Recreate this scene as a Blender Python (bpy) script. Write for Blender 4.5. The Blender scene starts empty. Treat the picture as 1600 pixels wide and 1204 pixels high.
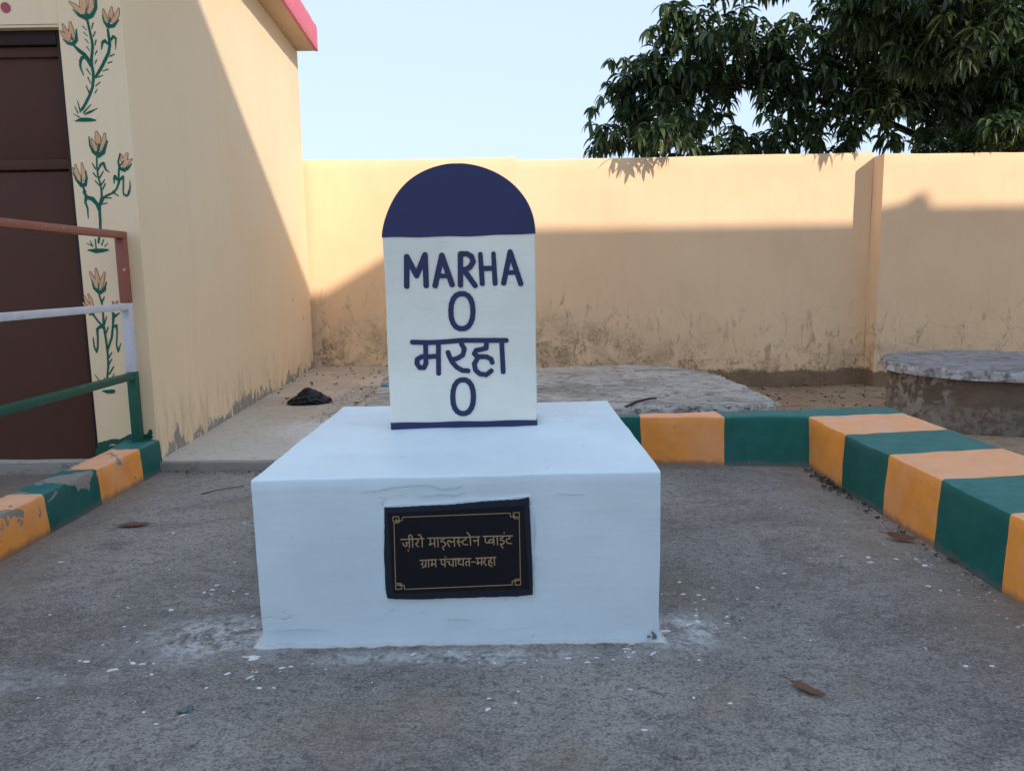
import bpy, bmesh, math, random
import numpy as np
from mathutils import Vector, Matrix, noise as mnoise
from math import radians as rad

SC = bpy.context.scene
COL = SC.collection
rng = random.Random(7)

# ------------------------------------------------------------------ camera
cam = bpy.data.cameras.new('camera')
cam.sensor_fit = 'HORIZONTAL'; cam.sensor_width = 36.0
cam.lens = 1200.0 / 1600.0 * 36.0
cam.clip_start = 0.05; cam.clip_end = 2000
camo = bpy.data.objects.new('camera', cam); COL.objects.link(camo)
camo.location = (0, 0, 1.15)
camo.rotation_euler = (Matrix.Rotation(rad(90 - 8.2), 4, 'X') @ Matrix.Rotation(rad(-0.92), 4, 'Z')).to_euler()
SC.camera = camo

# ------------------------------------------------------------------ sky, sun, exposure
SUN_TRAVEL = Vector((-0.80, 1.0, -0.63)).normalized()
elev = math.asin(-SUN_TRAVEL.z)
azim = math.atan2(-SUN_TRAVEL.x, -SUN_TRAVEL.y)
world = bpy.data.worlds.new('World'); SC.world = world; world.use_nodes = True
wn = world.node_tree; bg = wn.nodes['Background']
sky = wn.nodes.new('ShaderNodeTexSky'); sky.sky_type = 'NISHITA'; sky.sun_disc = False
sky.sun_elevation = elev; sky.sun_rotation = azim
sky.air_density = 1.0; sky.dust_density = 1.0; sky.ozone_density = 1.0; sky.altitude = 100
# thin even haze over the whole dome, as the pale, almost gradient free sky of the photograph shows
hz = wn.nodes.new('ShaderNodeMix'); hz.data_type = 'RGBA'; hz.inputs[0].default_value = 0.92
hz.inputs[7].default_value = (2.16, 2.66, 3.42, 1)
wn.links.new(sky.outputs[0], hz.inputs[6]); wn.links.new(hz.outputs[2], bg.inputs[0]); bg.inputs[1].default_value = 0.15
sun = bpy.data.lights.new('sun', 'SUN'); sun.energy = 2.0; sun.angle = rad(0.55); sun.color = (1.0, 0.84, 0.70)
suno = bpy.data.objects.new('sun', sun); COL.objects.link(suno)
suno.rotation_euler = (-SUN_TRAVEL).to_track_quat('Z', 'Y').to_euler()
suno.location = (6, -8, 12)
vs = SC.view_settings
vs.view_transform = 'Standard'; vs.look = 'None'; vs.gamma = 1; vs.use_curve_mapping = False
vs.exposure = 1.16
SC.cycles.max_bounces = 6

# ------------------------------------------------------------------ helpers
def link(name, me, mat=None, parent=None, smooth=None):
    o = bpy.data.objects.new(name, me); COL.objects.link(o)
    if mat: me.materials.clear(); me.materials.append(mat)
    if parent: o.parent = parent
    if smooth is not None:
        me.shade_smooth(); me.set_sharp_from_angle(angle=rad(smooth))
    return o
def tag(o, label=None, cat=None, group=None, kind=None):
    if label: o['label'] = label
    if cat: o['category'] = cat
    if group: o['group'] = group
    if kind: o['kind'] = kind
    return o
def empty(name, loc=(0, 0, 0)):
    o = bpy.data.objects.new(name, None); COL.objects.link(o); o.location = loc; o.empty_display_size = 0.1
    return o
def mesh(name, verts, faces):
    me = bpy.data.meshes.new(name); me.from_pydata([tuple(v) for v in verts], [], faces); me.update()
    return me
def nv(p, s, seed=0.0):
    return mnoise.noise_vector(Vector((p[0] * s + seed, p[1] * s - seed * 0.7, p[2] * s + 3.1)))
def jit(p, amp, s=9.0, seed=0.0):
    a = nv(p, s, seed) * amp + nv(p, s * 3.3, seed + 5) * (amp * 0.4)
    return (p[0] + a.x, p[1] + a.y, p[2] + a.z)
def lerp(a, b, t): return tuple(a[i] + (b[i] - a[i]) * t for i in range(len(a)))

def sweep(name, stations, res=0.04, r=0.012, amp=0.003, s=9.0, mat=None, parent=None, capa=True, capb=True, smooth=40):
    """stations: list of 4-corner loops (bottom front, top front, top back, bottom back)."""
    S0 = stations[0]
    cnt = []
    for i in range(4):
        a = Vector(S0[i]); b = Vector(S0[(i + 1) % 4]); cnt.append(max(1, int((b - a).length / res)))
    def loop(S):
        pts = []
        for i in range(4):
            P = Vector(S[i]); Q = Vector(S[(i + 1) % 4]); O = Vector(S[i - 1])
            d1 = (Q - P); d0 = (O - P)
            l1 = d1.length; l0 = d0.length
            pts.append(P + (d1 / l1 + d0 / l0) * (r * 0.3))
            n = cnt[i]
            for k in range(n + 1):
                t = (r + (l1 - 2 * r) * k / n) / l1
                pts.append(P + d1 * t)
        return pts
    loops = []
    for a, b in zip(stations[:-1], stations[1:]):
        L = (Vector(a[1]) - Vector(b[1])).length
        n = max(1, int(L / res))
        for k in range(n):
            loops.append(loop([lerp(a[i], b[i], k / n) for i in range(4)]))
    loops.append(loop(stations[-1]))
    V = []; Fc = []
    m = len(loops[0])
    for lp in loops:
        for p in lp: V.append(jit(p, amp, s))
    for i in range(len(loops) - 1):
        for j in range(m):
            k = (j + 1) % m
            Fc.append((i * m + j, i * m + k, (i + 1) * m + k, (i + 1) * m + j))
    if capa: Fc.append(tuple(range(m))[::-1])
    if capb: Fc.append(tuple((len(loops) - 1) * m + j for j in range(m)))
    me = mesh(name, V, Fc)
    bm = bmesh.new(); bm.from_mesh(me); bmesh.ops.recalc_face_normals(bm, faces=bm.faces); bm.to_mesh(me); bm.free()
    return link(name, me, mat, parent, smooth)

def outline_wall(name, poly, z0, z1, res=0.12, amp=0.002, mat=None, parent=None, top=True):
    """vertical walls around a footprint, gridded, with a top cap"""
    V = []; Fc = []
    P = []
    n = len(poly)
    for i in range(n):
        a = poly[i]; b = poly[(i + 1) % n]
        L = math.dist(a, b); k = max(1, int(L / res))
        for j in range(k): P.append((a[0] + (b[0] - a[0]) * j / k, a[1] + (b[1] - a[1]) * j / k))
    m = len(P); nz = max(1, int((z1 - z0) / res))
    for iz in range(nz + 1):
        z = z0 + (z1 - z0) * iz / nz
        for p in P: V.append(jit((p[0], p[1], z), amp, 4.0))
    for iz in range(nz):
        for j in range(m):
            k = (j + 1) % m
            Fc.append((iz * m + j, iz * m + k, (iz + 1) * m + k, (iz + 1) * m + j))
    if top: Fc.append(tuple(nz * m + j for j in range(m)))
    me = mesh(name, V, Fc)
    bm = bmesh.new(); bm.from_mesh(me); bmesh.ops.recalc_face_normals(bm, faces=bm.faces); bm.to_mesh(me); bm.free()
    return link(name, me, mat, parent, 40)

def box(name, x0, x1, y0, y1, z0, z1, mat=None, parent=None, bev=0.004, seg=2):
    bm = bmesh.new(); bmesh.ops.create_cube(bm, size=1)
    for v in bm.verts:
        v.co = Vector(((x0 + x1) / 2 + v.co.x * (x1 - x0), (y0 + y1) / 2 + v.co.y * (y1 - y0), (z0 + z1) / 2 + v.co.z * (z1 - z0)))
    if bev: bmesh.ops.bevel(bm, geom=bm.edges[:], offset=bev, segments=seg, affect='EDGES', profile=0.5)
    me = bpy.data.meshes.new(name); bm.to_mesh(me); bm.free()
    return link(name, me, mat, parent, 35)

def grid(name, x0, x1, y0, y1, nx, ny, zf, mat=None):
    V = []; Fc = []
    for j in range(ny + 1):
        for i in range(nx + 1):
            x = x0 + (x1 - x0) * i / nx; y = y0 + (y1 - y0) * j / ny
            V.append((x, y, zf(x, y)))
    for j in range(ny):
        for i in range(nx):
            a = j * (nx + 1) + i
            Fc.append((a, a + 1, a + nx + 2, a + nx + 1))
    return link(name, mesh(name, V, Fc), mat, None, 60)

def chunk(name, outline, ztop, zbot, mat, parent=None, rough=0.02, topamp=0.008, res=0.05, seed=1.0, bot_in=0.0, tilt=(0, 0)):
    """a slab of rough concrete: jagged rim, uneven top"""
    n = len(outline); P = []
    for i in range(n):
        a = outline[i]; b = outline[(i + 1) % n]; L = math.dist(a, b); k = max(1, int(L / res))
        for j in range(k): P.append((a[0] + (b[0] - a[0]) * j / k, a[1] + (b[1] - a[1]) * j / k))
    m = len(P); cx = sum(p[0] for p in P) / m; cy = sum(p[1] for p in P) / m
    R = sum(math.dist(p, (cx, cy)) for p in P) / m
    H = ztop - zbot
    V = []; Fc = []; nl = 0
    def ring(ins, z, ja, zj):
        nonlocal nl
        for (x, y) in P:
            d = math.dist((x, y), (cx, cy)); k = (d - ins * d / R) / d if d > 0 else 0
            k = max(k, 0)
            px, py = cx + (x - cx) * k, cy + (y - cy) * k
            v = nv((px, py, z * 2), 14, seed) * ja + nv((px, py, z * 2), 42, seed + 3) * (ja * 0.6) + nv((px, py, z * 3), 3.0, seed + 8) * (ja * 1.2)
            zz = z + (nv((px, py, 0), 5, seed).z + 0.5 * nv((px, py, 0), 19, seed).z) * zj
            V.append((px + v.x, py + v.y, zz + tilt[0] * (px - cx) + tilt[1] * (py - cy)))
        nl += 1
    ring(bot_in + R * 0.06, zbot, rough * .3, 0)
    ring(bot_in, zbot, rough * .8, .004)
    for t in (0.2, 0.4, 0.6, 0.8): ring(bot_in * (1 - t), zbot + H * t, rough, .006)
    ring(0.004, ztop - 0.006, rough * .8, topamp)
    ring(0.015, ztop, rough * .4, topamp)
    for f in (0.05, 0.1, 0.17, .25, .35, .45, .55, .65, .75, .85, .95): ring(R * f, ztop, 0, topamp)
    for l in range(nl - 1):
        for j in range(m):
            k = (j + 1) % m
            Fc.append((l * m + j, l * m + k, (l + 1) * m + k, (l + 1) * m + j))
    V.append((cx, cy, ztop)); c = len(V) - 1
    for j in range(m): Fc.append(((nl - 1) * m + j, (nl - 1) * m + (j + 1) % m, c))
    me = mesh(name, V, Fc)
    bm = bmesh.new(); bm.from_mesh(me); bmesh.ops.recalc_face_normals(bm, faces=bm.faces); bm.to_mesh(me); bm.free()
    return link(name, me, mat, parent, 50)

def tube(V, Fc, pts, radii, n=7):
    base = len(V); pts = [Vector(p) for p in pts]
    for i, p in enumerate(pts):
        d = (pts[min(i + 1, len(pts) - 1)] - pts[max(i - 1, 0)]).normalized()
        u = d.cross(Vector((0.13, 0.2, 0.97))).normalized(); w = d.cross(u)
        for k in range(n):
            a = 2 * math.pi * k / n
            V.append(tuple(p + (u * math.cos(a) + w * math.sin(a)) * radii[i]))
    for i in range(len(pts) - 1):
        for k in range(n):
            q = (k + 1) % n
            Fc.append((base + i * n + k, base + i * n + q, base + (i + 1) * n + q, base + (i + 1) * n + k))
    Fc.append(tuple(base + (len(pts) - 1) * n + k for k in range(n)))

def brush(name, strokes, y, cell, mat, parent=None, grow=0.0, depth=0.0012, wob=0.0):
    """union of round brush strokes [(x, z, radius) in mm] as one painted sheet in the plane y (metres),
    contoured by marching squares, with a small skirt so that it has a thickness"""
    A = []; B = []
    for s in strokes:
        for p, q in zip(s[:-1], s[1:]): A.append(p); B.append(q)
    A = np.array(A, float) / 1000; B = np.array(B, float) / 1000
    ra = A[:, 2] + grow; rb = B[:, 2] + grow
    R = max(ra.max(), rb.max()) + 2 * cell
    x0 = min(A[:, 0].min(), B[:, 0].min()) - R; x1 = max(A[:, 0].max(), B[:, 0].max()) + R
    z0 = min(A[:, 1].min(), B[:, 1].min()) - R; z1 = max(A[:, 1].max(), B[:, 1].max()) + R
    nx = int((x1 - x0) / cell) + 2; nz = int((z1 - z0) / cell) + 2
    xs = x0 + np.arange(nx) * cell; zs = z0 + np.arange(nz) * cell
    Fd = np.full((nz, nx), 1e3)
    for a, b, r0, r1 in zip(A, B, ra, rb):
        m = max(r0, r1) + 3 * cell
        i0 = max(0, int((min(a[0], b[0]) - m - x0) / cell)); i1 = min(nx, int((max(a[0], b[0]) + m - x0) / cell) + 2)
        j0 = max(0, int((min(a[1], b[1]) - m - z0) / cell)); j1 = min(nz, int((max(a[1], b[1]) + m - z0) / cell) + 2)
        X, Z = np.meshgrid(xs[i0:i1], zs[j0:j1])
        dx, dz = b[0] - a[0], b[1] - a[1]; L = dx * dx + dz * dz + 1e-12
        t = np.clip(((X - a[0]) * dx + (Z - a[1]) * dz) / L, 0, 1)
        d = np.hypot(X - a[0] - t * dx, Z - a[1] - t * dz) - (r0 + (r1 - r0) * t)
        Fd[j0:j1, i0:i1] = np.minimum(Fd[j0:j1, i0:i1], d)
    if wob:
        X, Z = np.meshgrid(xs, zs)
        Fd = Fd + wob * (np.sin(X * 310 + np.sin(Z * 190) * 2) + np.sin(Z * 270 + 1.3 * np.sin(X * 230)))* 0.5
    ins = Fd < 0
    vid = {}; V = []; Fc = []
    def vert(k, x, z):
        if k not in vid: vid[k] = len(V); V.append((x, y, z))
        return vid[k]
    cand = ins[:-1, :-1] | ins[1:, :-1] | ins[:-1, 1:] | ins[1:, 1:]
    for j, i in zip(*np.nonzero(cand)):
        c = ((j, i), (j, i + 1), (j + 1, i + 1), (j + 1, i)); poly = []
        for n in range(4):
            a = c[n]; b = c[(n + 1) % 4]
            fa = Fd[a]; fb = Fd[b]
            if fa < 0: poly.append(vert(a, xs[a[1]], zs[a[0]]))
            if (fa < 0) != (fb < 0):
                if a < b: k = (a, b); t = fa / (fa - fb); p, q = a, b
                else: k = (b, a); t = fb / (fb - fa); p, q = b, a
                t = min(max(t, .03), .97)
                poly.append(vert(k, xs[p[1]] + (xs[q[1]] - xs[p[1]]) * t, zs[p[0]] + (zs[q[0]] - zs[p[0]]) * t))
        if len(poly) > 2: Fc.append(tuple(poly))
    me = mesh(name, V, Fc)
    bm = bmesh.new(); bm.from_mesh(me)
    be = [e for e in bm.edges if e.is_boundary]
    if depth:
        ex = bmesh.ops.extrude_edge_only(bm, edges=be)
        for v in ex['geom']:
            if isinstance(v, bmesh.types.BMVert): v.co.y += depth
    bm.to_mesh(me); bm.free()
    return link(name, me, mat, parent)

# ------------------------------------------------------------------ materials
class Nd:
    def __init__(s, name):
        s.m = bpy.data.materials.new(name); s.m.use_nodes = True
        s.t = s.m.node_tree; s.b = s.t.nodes['Principled BSDF']; s.out = s.t.nodes['Material Output']
        s.geo = s.t.nodes.new('ShaderNodeNewGeometry'); s.pos = s.geo.outputs['Position']
        s.nor = s.geo.outputs['Normal']
    def lk(s, a, b):
        if isinstance(a, bpy.types.NodeSocket): s.t.links.new(a, b)
        else:
            if b.type == 'RGBA' and not hasattr(a, '__len__'): a = (a, a, a, 1)
            if b.type == 'RGBA' and len(a) == 3: a = (*a, 1)
            b.default_value = a
    def objpos(s):
        n = s.t.nodes.new('ShaderNodeTexCoord'); return n.outputs['Object']
    def scale(s, v, sc, off=(0, 0, 0)):
        n = s.t.nodes.new('ShaderNodeMapping'); s.lk(v, n.inputs[0]); n.inputs['Scale'].default_value = sc; n.inputs['Location'].default_value = off
        return n.outputs[0]
    def noise(s, scale, detail=4, rough=.5, vec=None, dist=0, col=False):
        n = s.t.nodes.new('ShaderNodeTexNoise'); s.lk(vec or s.pos, n.inputs['Vector'])
        n.inputs['Scale'].default_value = scale; n.inputs['Detail'].default_value = detail
        n.inputs['Roughness'].default_value = rough; n.inputs['Distortion'].default_value = dist
        return n.outputs[1 if col else 0]
    def voro(s, scale, feat='F1', vec=None, out='Distance', rand=1):
        n = s.t.nodes.new('ShaderNodeTexVoronoi'); n.feature = feat; s.lk(vec or s.pos, n.inputs['Vector'])
        n.inputs['Scale'].default_value = scale; n.inputs['Randomness'].default_value = rand
        return n.outputs[out]
    def ma(s, op, a, b=0.0, c=None, clamp=False):
        n = s.t.nodes.new('ShaderNodeMath'); n.operation = op; n.use_clamp = clamp
        s.lk(a, n.inputs[0]); s.lk(b, n.inputs[1])
        if c is not None: s.lk(c, n.inputs[2])
        return n.outputs[0]
    def sm(s, x, lo, hi, to0=0.0, to1=1.0):
        n = s.t.nodes.new('ShaderNodeMapRange'); n.interpolation_type = 'SMOOTHSTEP'
        s.lk(x, n.inputs[0])
        n.inputs[1].default_value = lo; n.inputs[2].default_value = hi; n.inputs[3].default_value = to0; n.inputs[4].default_value = to1
        return n.outputs[0]
    def mix(s, f, a, b, mode='MIX'):
        n = s.t.nodes.new('ShaderNodeMix'); n.data_type = 'RGBA'; n.blend_type = mode
        s.lk(f, n.inputs[0]); s.lk(a, n.inputs[6]); s.lk(b, n.inputs[7]); return n.outputs[2]
    def xyz(s, v=None):
        n = s.t.nodes.new('ShaderNodeSeparateXYZ'); s.lk(v or s.pos, n.inputs[0]); return n.outputs
    def bump(s, h, strength=.3, dist=.01, normal=None):
        n = s.t.nodes.new('ShaderNodeBump'); s.lk(h, n.inputs['Height']); n.inputs['Strength'].default_value = strength
        n.inputs['Distance'].default_value = dist
        if normal is not None: s.lk(normal, n.inputs['Normal'])
        return n.outputs[0]
    def fin(s, col, rough=.85, normal=None, spec=.3):
        s.lk(col, s.b.inputs['Base Color']); s.lk(rough, s.b.inputs['Roughness'])
        s.b.inputs['Specular IOR Level'].default_value = spec
        if normal is not None: s.lk(normal, s.b.inputs['Normal'])
        return s.m

def m_plain(name, col, rough=.7, var=.12, sc=30, bump=.1, bd=.002, spec=.3, metal=0):
    n = Nd(name); a = n.noise(sc, 5, .6); b = n.noise(sc * .13, 3)
    c = n.mix(n.ma('ADD', n.ma('MULTIPLY', a, .5), n.ma('MULTIPLY', b, .5)), tuple(x * (1 - var * 1.6) for x in col), tuple(min(1, x * (1 + var * 1.6)) for x in col))
    n.b.inputs['Metallic'].default_value = metal
    return n.fin(c, rough, n.bump(a, bump, bd), spec)

def m_rail(name, col, chipc=(.70, .62, .50)):
    n = Nd(name)
    c = n.mix(n.noise(9, 4, .6), tuple(v * .8 for v in col), tuple(min(1, v * 1.2) for v in col))
    ch = n.sm(n.noise(1, 5, .7, n.scale(n.pos, (45, 20, 20))), .645, .66)
    c = n.mix(n.ma('MULTIPLY', ch, .8), c, chipc)
    ru = n.sm(n.noise(55, 4, .7), .66, .70); c = n.mix(n.ma('MULTIPLY', ru, .6), c, (.10, .055, .035))
    return n.fin(c, .5, n.bump(n.ma('ADD', n.noise(30, 5, .6), n.ma('MULTIPLY', ch, -.6)), .3, .003), .4)
def m_well():
    n = Nd('brown_well_render'); x, y, z = n.xyz()
    c = n.mix(n.sm(n.noise(3, 5, .65), .3, .7), (.15, .105, .078), (.21, .15, .112))
    c = n.mix(n.sm(n.noise(1, 5, .7, n.scale(n.pos, (2.5, 2.5, 9))), .5, .65, 0, .4), c, (.10, .072, .055))
    li = n.ma('MULTIPLY', n.sm(n.ma('ADD', x, n.ma('MULTIPLY', n.noise(3, 4, .6), .5)), 3.98, 3.80), n.sm(n.noise(8, 6, .7, dist=.6), .44, .54))
    c = n.mix(n.ma('MULTIPLY', li, .8), c, (.40, .345, .28))
    lo = n.ma('MULTIPLY', n.sm(n.ma('ADD', z, n.ma('MULTIPLY', n.noise(5, 5, .7), -.2)), -.07, -.12), n.sm(n.noise(18, 5, .7), .4, .6))
    c = n.mix(n.ma('MULTIPLY', lo, .7), c, (.30, .27, .24))
    return n.fin(c, .92, n.bump(n.ma('ADD', n.noise(9, 6, .7), n.ma('MULTIPLY', li, .6)), .7, .02), .15)
def m_boundary():
    n = Nd('boundary_plaster'); x, y, z = n.xyz()
    A = (.90, .655, .42); B = (.88, .61, .38)
    c = n.mix(n.sm(n.noise(.9, 4, .6), .35, .7), A, B)
    st = n.noise(1, 5, .65, n.scale(n.pos, (5, 5, .55)))
    c = n.mix(n.sm(st, .5, .8, 0, .10), c, (.50, .35, .20))
    c = n.mix(n.sm(n.noise(2.6, 5, .7), .55, .8, 0, .3), c, (.80, .62, .40))
    # height above the local ground (left floor higher than the yard on the right)
    zl = n.sm(x, .4, 2.4, .055, -.28); h = n.ma('SUBTRACT', z, zl)
    # crackle and mould low down
    warp = n.mix(.35, n.pos, n.noise(2.2, 3, .6, col=True), 'ADD')
    warp = n.mix(.06, warp, n.noise(16, 3, .6, col=True), 'ADD')
    ln = n.voro(1.7, 'DISTANCE_TO_EDGE', warp)
    cr = n.ma('MULTIPLY', n.sm(ln, .014, .003), n.ma('MULTIPLY', n.sm(h, 1.25, .6), n.sm(n.noise(2.4, 2), .42, .52)))
    c = n.mix(n.ma('MULTIPLY', cr, .22), c, (.24, .17, .11))
    mo = n.ma('MULTIPLY', n.sm(n.noise(5.5, 6, .68, dist=.5), .46, .58), n.sm(n.ma('ADD', h, n.ma('MULTIPLY', n.noise(3.1, 3), .7)), 1.02, .50))
    mo = n.ma('MULTIPLY', mo, n.sm(n.noise(26, 5, .75), .40, .58))
    c = n.mix(n.ma('MULTIPLY', mo, .80), c, (.14, .10, .065))
    # dark specks under the vertical runs
    sp = n.ma('MULTIPLY', n.sm(n.noise(1, 5, .7, n.scale(n.pos, (9, 9, 3.2), (3, 1, 7)), dist=.8), .54, .68), n.sm(h, 1.2, .6))
    c = n.mix(n.ma('MULTIPLY', sp, .6), c, (.20, .14, .085))
    da = n.ma('MULTIPLY', n.sm(n.noise(1.6, 6, .72, n.scale(n.pos, (1, 1, 1), (9, 0, 4)), dist=.8), .42, .66), n.sm(n.ma('ADD', h, n.ma('MULTIPLY', n.noise(1.9, 4, .6), .9)), 1.35, .55))
    c = n.mix(n.ma('MULTIPLY', da, .62), c, (.36, .27, .185))
    up_ = n.ma('MULTIPLY', n.sm(n.noise(1, 5, .7, n.scale(n.pos, (1.3, 1.3, .5), (2, 8, 1))), .5, .72), .16)
    c = n.mix(up_, c, (.62, .45, .29))
    # brown soil splash band on the right, where the earth yard meets the wall
    bd = n.ma('MULTIPLY', n.sm(n.ma('ADD', h, n.ma('MULTIPLY', n.noise(4, 6, .7), -.26)), .10, .05), n.sm(x, 1.6, 2.2))
    c = n.mix(n.ma('MULTIPLY', bd, .88), c, (.15, .095, .06))
    f = n.noise(55, 5, .65)
    c = n.mix(n.sm(f, .3, .75, .0, .14), c, (.85, .66, .44))
    hh = n.ma('ADD', n.ma('ADD', n.ma('MULTIPLY', f, .35), n.noise(3.2, 3)), n.ma('MULTIPLY', n.ma('ADD', cr, mo), -.5))
    return n.fin(c, .9, n.bump(hh, .35, .012), .15)

def m_building():
    n = Nd('building_plaster'); x, y, z = n.xyz()
    A = (.91, .74, .505); B = (.89, .70, .455)
    c = n.mix(n.sm(n.noise(.8, 4, .6), .35, .7), A, B)
    far = n.sm(n.ma('ADD', n.ma('MULTIPLY', z, -1.0), n.ma('MULTIPLY', y, .12)), -1.6, .6)
    c = n.mix(n.ma('MULTIPLY', far, .55), c, (.91, .65, .39))
    st = n.noise(1, 5, .65, n.scale(n.pos, (7, 7, .5)))
    c = n.mix(n.sm(st, .48, .8, 0, .09), c, (.50, .38, .24))
    side = n.sm(y, 4.612, 4.63)
    h = n.ma('SUBTRACT', z, .055)
    # peeled paint along the foot of the side wall: grey render shows, in ragged teeth
    pe = n.noise(1, 5, .62, n.scale(n.pos, (7, 7, 4.2), (2, .4, 0)), dist=.3)
    lim = n.ma('MULTIPLY', n.sm(n.noise(1.7, 3, .6), .42, .62), .105)
    pk = n.sm(n.ma('SUBTRACT', n.ma('ADD', n.ma('SUBTRACT', lim, h), .03), n.ma('MULTIPLY', n.ma('SUBTRACT', pe, .5), .55)), -.005, .01)
    pk = n.ma('MULTIPLY', n.ma('MULTIPLY', pk, n.sm(pe, .38, .41)), side)
    grey = n.mix(n.noise(14, 5, .7), (.17, .155, .14), (.50, .46, .41))
    c = n.mix(pk, c, grey)
    # small vertical chips
    ch = n.ma('MULTIPLY', n.sm(n.voro(1, 'F1', n.scale(n.pos, (3.4, 3.4, 1.6), (.3, .55, .1))), .055, .035), n.sm(z, 1.5, 1.2))
    ch = n.ma('MULTIPLY', ch, side)
    c = n.mix(n.ma('MULTIPLY', ch, .8), c, (.13, .10, .07))
    di = n.ma('MULTIPLY', n.sm(h, .55, .0), n.sm(n.noise(1, 6, .7, n.scale(n.pos, (11, 11, 2.2))), .42, .75))
    c = n.mix(n.ma('MULTIPLY', n.ma('MULTIPLY', di, .6), side), c, (.27, .20, .13))
    f = n.noise(60, 5, .65)
    c = n.mix(n.sm(f, .3, .8, 0, .1), c, (.86, .74, .55))
    hh = n.ma('ADD', n.ma('ADD', n.ma('MULTIPLY', f, .3), n.noise(2.6, 3)), n.ma('MULTIPLY', n.ma('ADD', pk, ch), -.5))
    return n.fin(c, .88, n.bump(hh, .35, .012), .2)

def m_paving():
    n = Nd('paving_concrete'); x, y, z = n.xyz()
    big = n.noise(.7, 5, .6); mid = n.noise(5, 6, .68, dist=.4)
    st = n.noise(1, 6, .72, n.scale(n.pos, (34, 40, 30)), dist=.6)
    fine = n.noise(120, 4, .65)
    c = n.mix(n.sm(big, .36, .62), (.19, .176, .160), (.37, .343, .312))
    c = n.mix(n.sm(mid, .35, .7, 0, .45), c, (.34, .31, .29))
    c = n.mix(n.sm(n.noise(1.9, 5, .7, n.scale(n.pos, (1, 1.4, 1), (8, 2, 0)), dist=1.2), .50, .60, 0, .42), c, (.125, .113, .106))
    c = n.mix(n.sm(n.noise(1.1, 6, .72, n.scale(n.pos, (1, 1.6, 1), (1, 7, 0)), dist=1.5), .56, .64, 0, .35), c, (.40, .37, .345))
    c = n.mix(n.sm(n.noise(2.6, 5, .65, dist=1), .52, .66, 0, .5), c, (.140, .126, .120))
    sk = n.noise(1, 6, .74, n.scale(n.pos, (26, 40, 30), (3, 3, 3)), dist=1.1)
    c = n.mix(n.sm(sk, .53, .60, 0, .55), c, (.10, .093, .09))
    c = n.mix(n.sm(sk, .46, .37, 0, .45), c, (.42, .39, .36))
    c = n.mix(n.sm(st, .52, .62, 0, .6), c, (.10, .092, .090))
    c = n.mix(n.sm(fine, .52, .60, 0, .55), c, (.075, .070, .070))
    c = n.mix(n.sm(fine, .46, .38, 0, .42), c, (.46, .43, .40))
    c = n.mix(n.ma('MULTIPLY', n.sm(n.noise(24, 6, .75, n.scale(n.pos, (1, 1, 1), (5, 5, 5)), dist=1.5), .60, .66), .8), c, (.055, .052, .052))
    pit = n.sm(n.voro(46, 'F1', n.scale(n.pos, (1, 1.5, 1))), .16, .08)
    pit = n.ma('MULTIPLY', pit, n.sm(n.noise(7, 3), .48, .6))
    c = n.mix(n.ma('MULTIPLY', pit, .8), c, (.035, .032, .032))
    # brown earth stains and rust-red spots
    c = n.mix(n.ma('MULTIPLY', n.sm(n.noise(1.35, 4, .6, n.scale(n.pos, (1, 1, 1), (4, 9, 0))), .54, .72), .4), c, (.27, .19, .13))
    c = n.mix(n.ma('MULTIPLY', n.sm(n.voro(1.1, 'F1', n.scale(n.pos, (1, 1, 1), (.2, .1, 0))), .10, .0), .4), c, (.38, .17, .09))
    # earth gathered against the two painted kerbs and the back step
    ed = n.ma('MULTIPLY', n.sm(n.ma('ADD', n.ma('ABSOLUTE', n.ma('ADD', x, .2)), n.ma('MULTIPLY', n.noise(3, 4, .6), -.5)), 1.18, 1.75), .5)
    c = n.mix(ed, c, (.27, .20, .15))
    # white paint dust and brush spill round the plinth
    dx = n.ma('SUBTRACT', n.ma('ABSOLUTE', n.ma('ADD', x, .18)), .63)
    dy = n.ma('SUBTRACT', n.ma('ABSOLUTE', n.ma('SUBTRACT', y, 2.96)), .665)
    d = n.ma('MAXIMUM', dx, dy)
    dw = n.ma('SUBTRACT', d, n.ma('MULTIPLY', n.sm(n.noise(2.1, 4, .6), .35, .75), .42))
    def blot(cx, cy, rx, ry):
        ax = n.ma('MULTIPLY', n.ma('SUBTRACT', x, cx), 1 / rx); ay = n.ma('MULTIPLY', n.ma('SUBTRACT', y, cy), 1 / ry)
        q = n.ma('SQRT', n.ma('ADD', n.ma('MULTIPLY', ax, ax), n.ma('MULTIPLY', ay, ay)))
        return n.sm(n.ma('ADD', q, n.ma('MULTIPLY', n.noise(4.5, 4, .65), .8)), 1.35, .55)
    wh = n.ma('MAXIMUM', n.ma('MAXIMUM', blot(-.98, 2.36, .42, .26), blot(.53, 2.34, .24, .22)), n.ma('MAXIMUM', blot(-.2, 2.2, .75, .09), n.ma('MULTIPLY', blot(-1.5, 2.1, .4, .12), .4)))
    wh = n.ma('MULTIPLY', wh, n.sm(n.ma('ADD', n.ma('MULTIPLY', n.noise(60, 6, .8, dist=.3), .5), n.ma('MULTIPLY', n.noise(13, 5, .75, dist=1), .5)), .43, .58))
    c = n.mix(n.ma('MULTIPLY', wh, .72), c, (.70, .72, .74))
    rim = n.sm(n.ma('SUBTRACT', d, n.ma('MULTIPLY', n.noise(17, 4, .7), .055)), .0, -.014)
    c = n.mix(n.ma('MULTIPLY', rim, .9), c, (.74, .75, .76))
    hh = n.ma('ADD', n.ma('ADD', n.ma('MULTIPLY', st, -.7), n.ma('MULTIPLY', fine, -.35)), n.ma('MULTIPLY', mid, .6))
    return n.fin(c, .88, n.bump(hh, .75, .016), .25)

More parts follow.
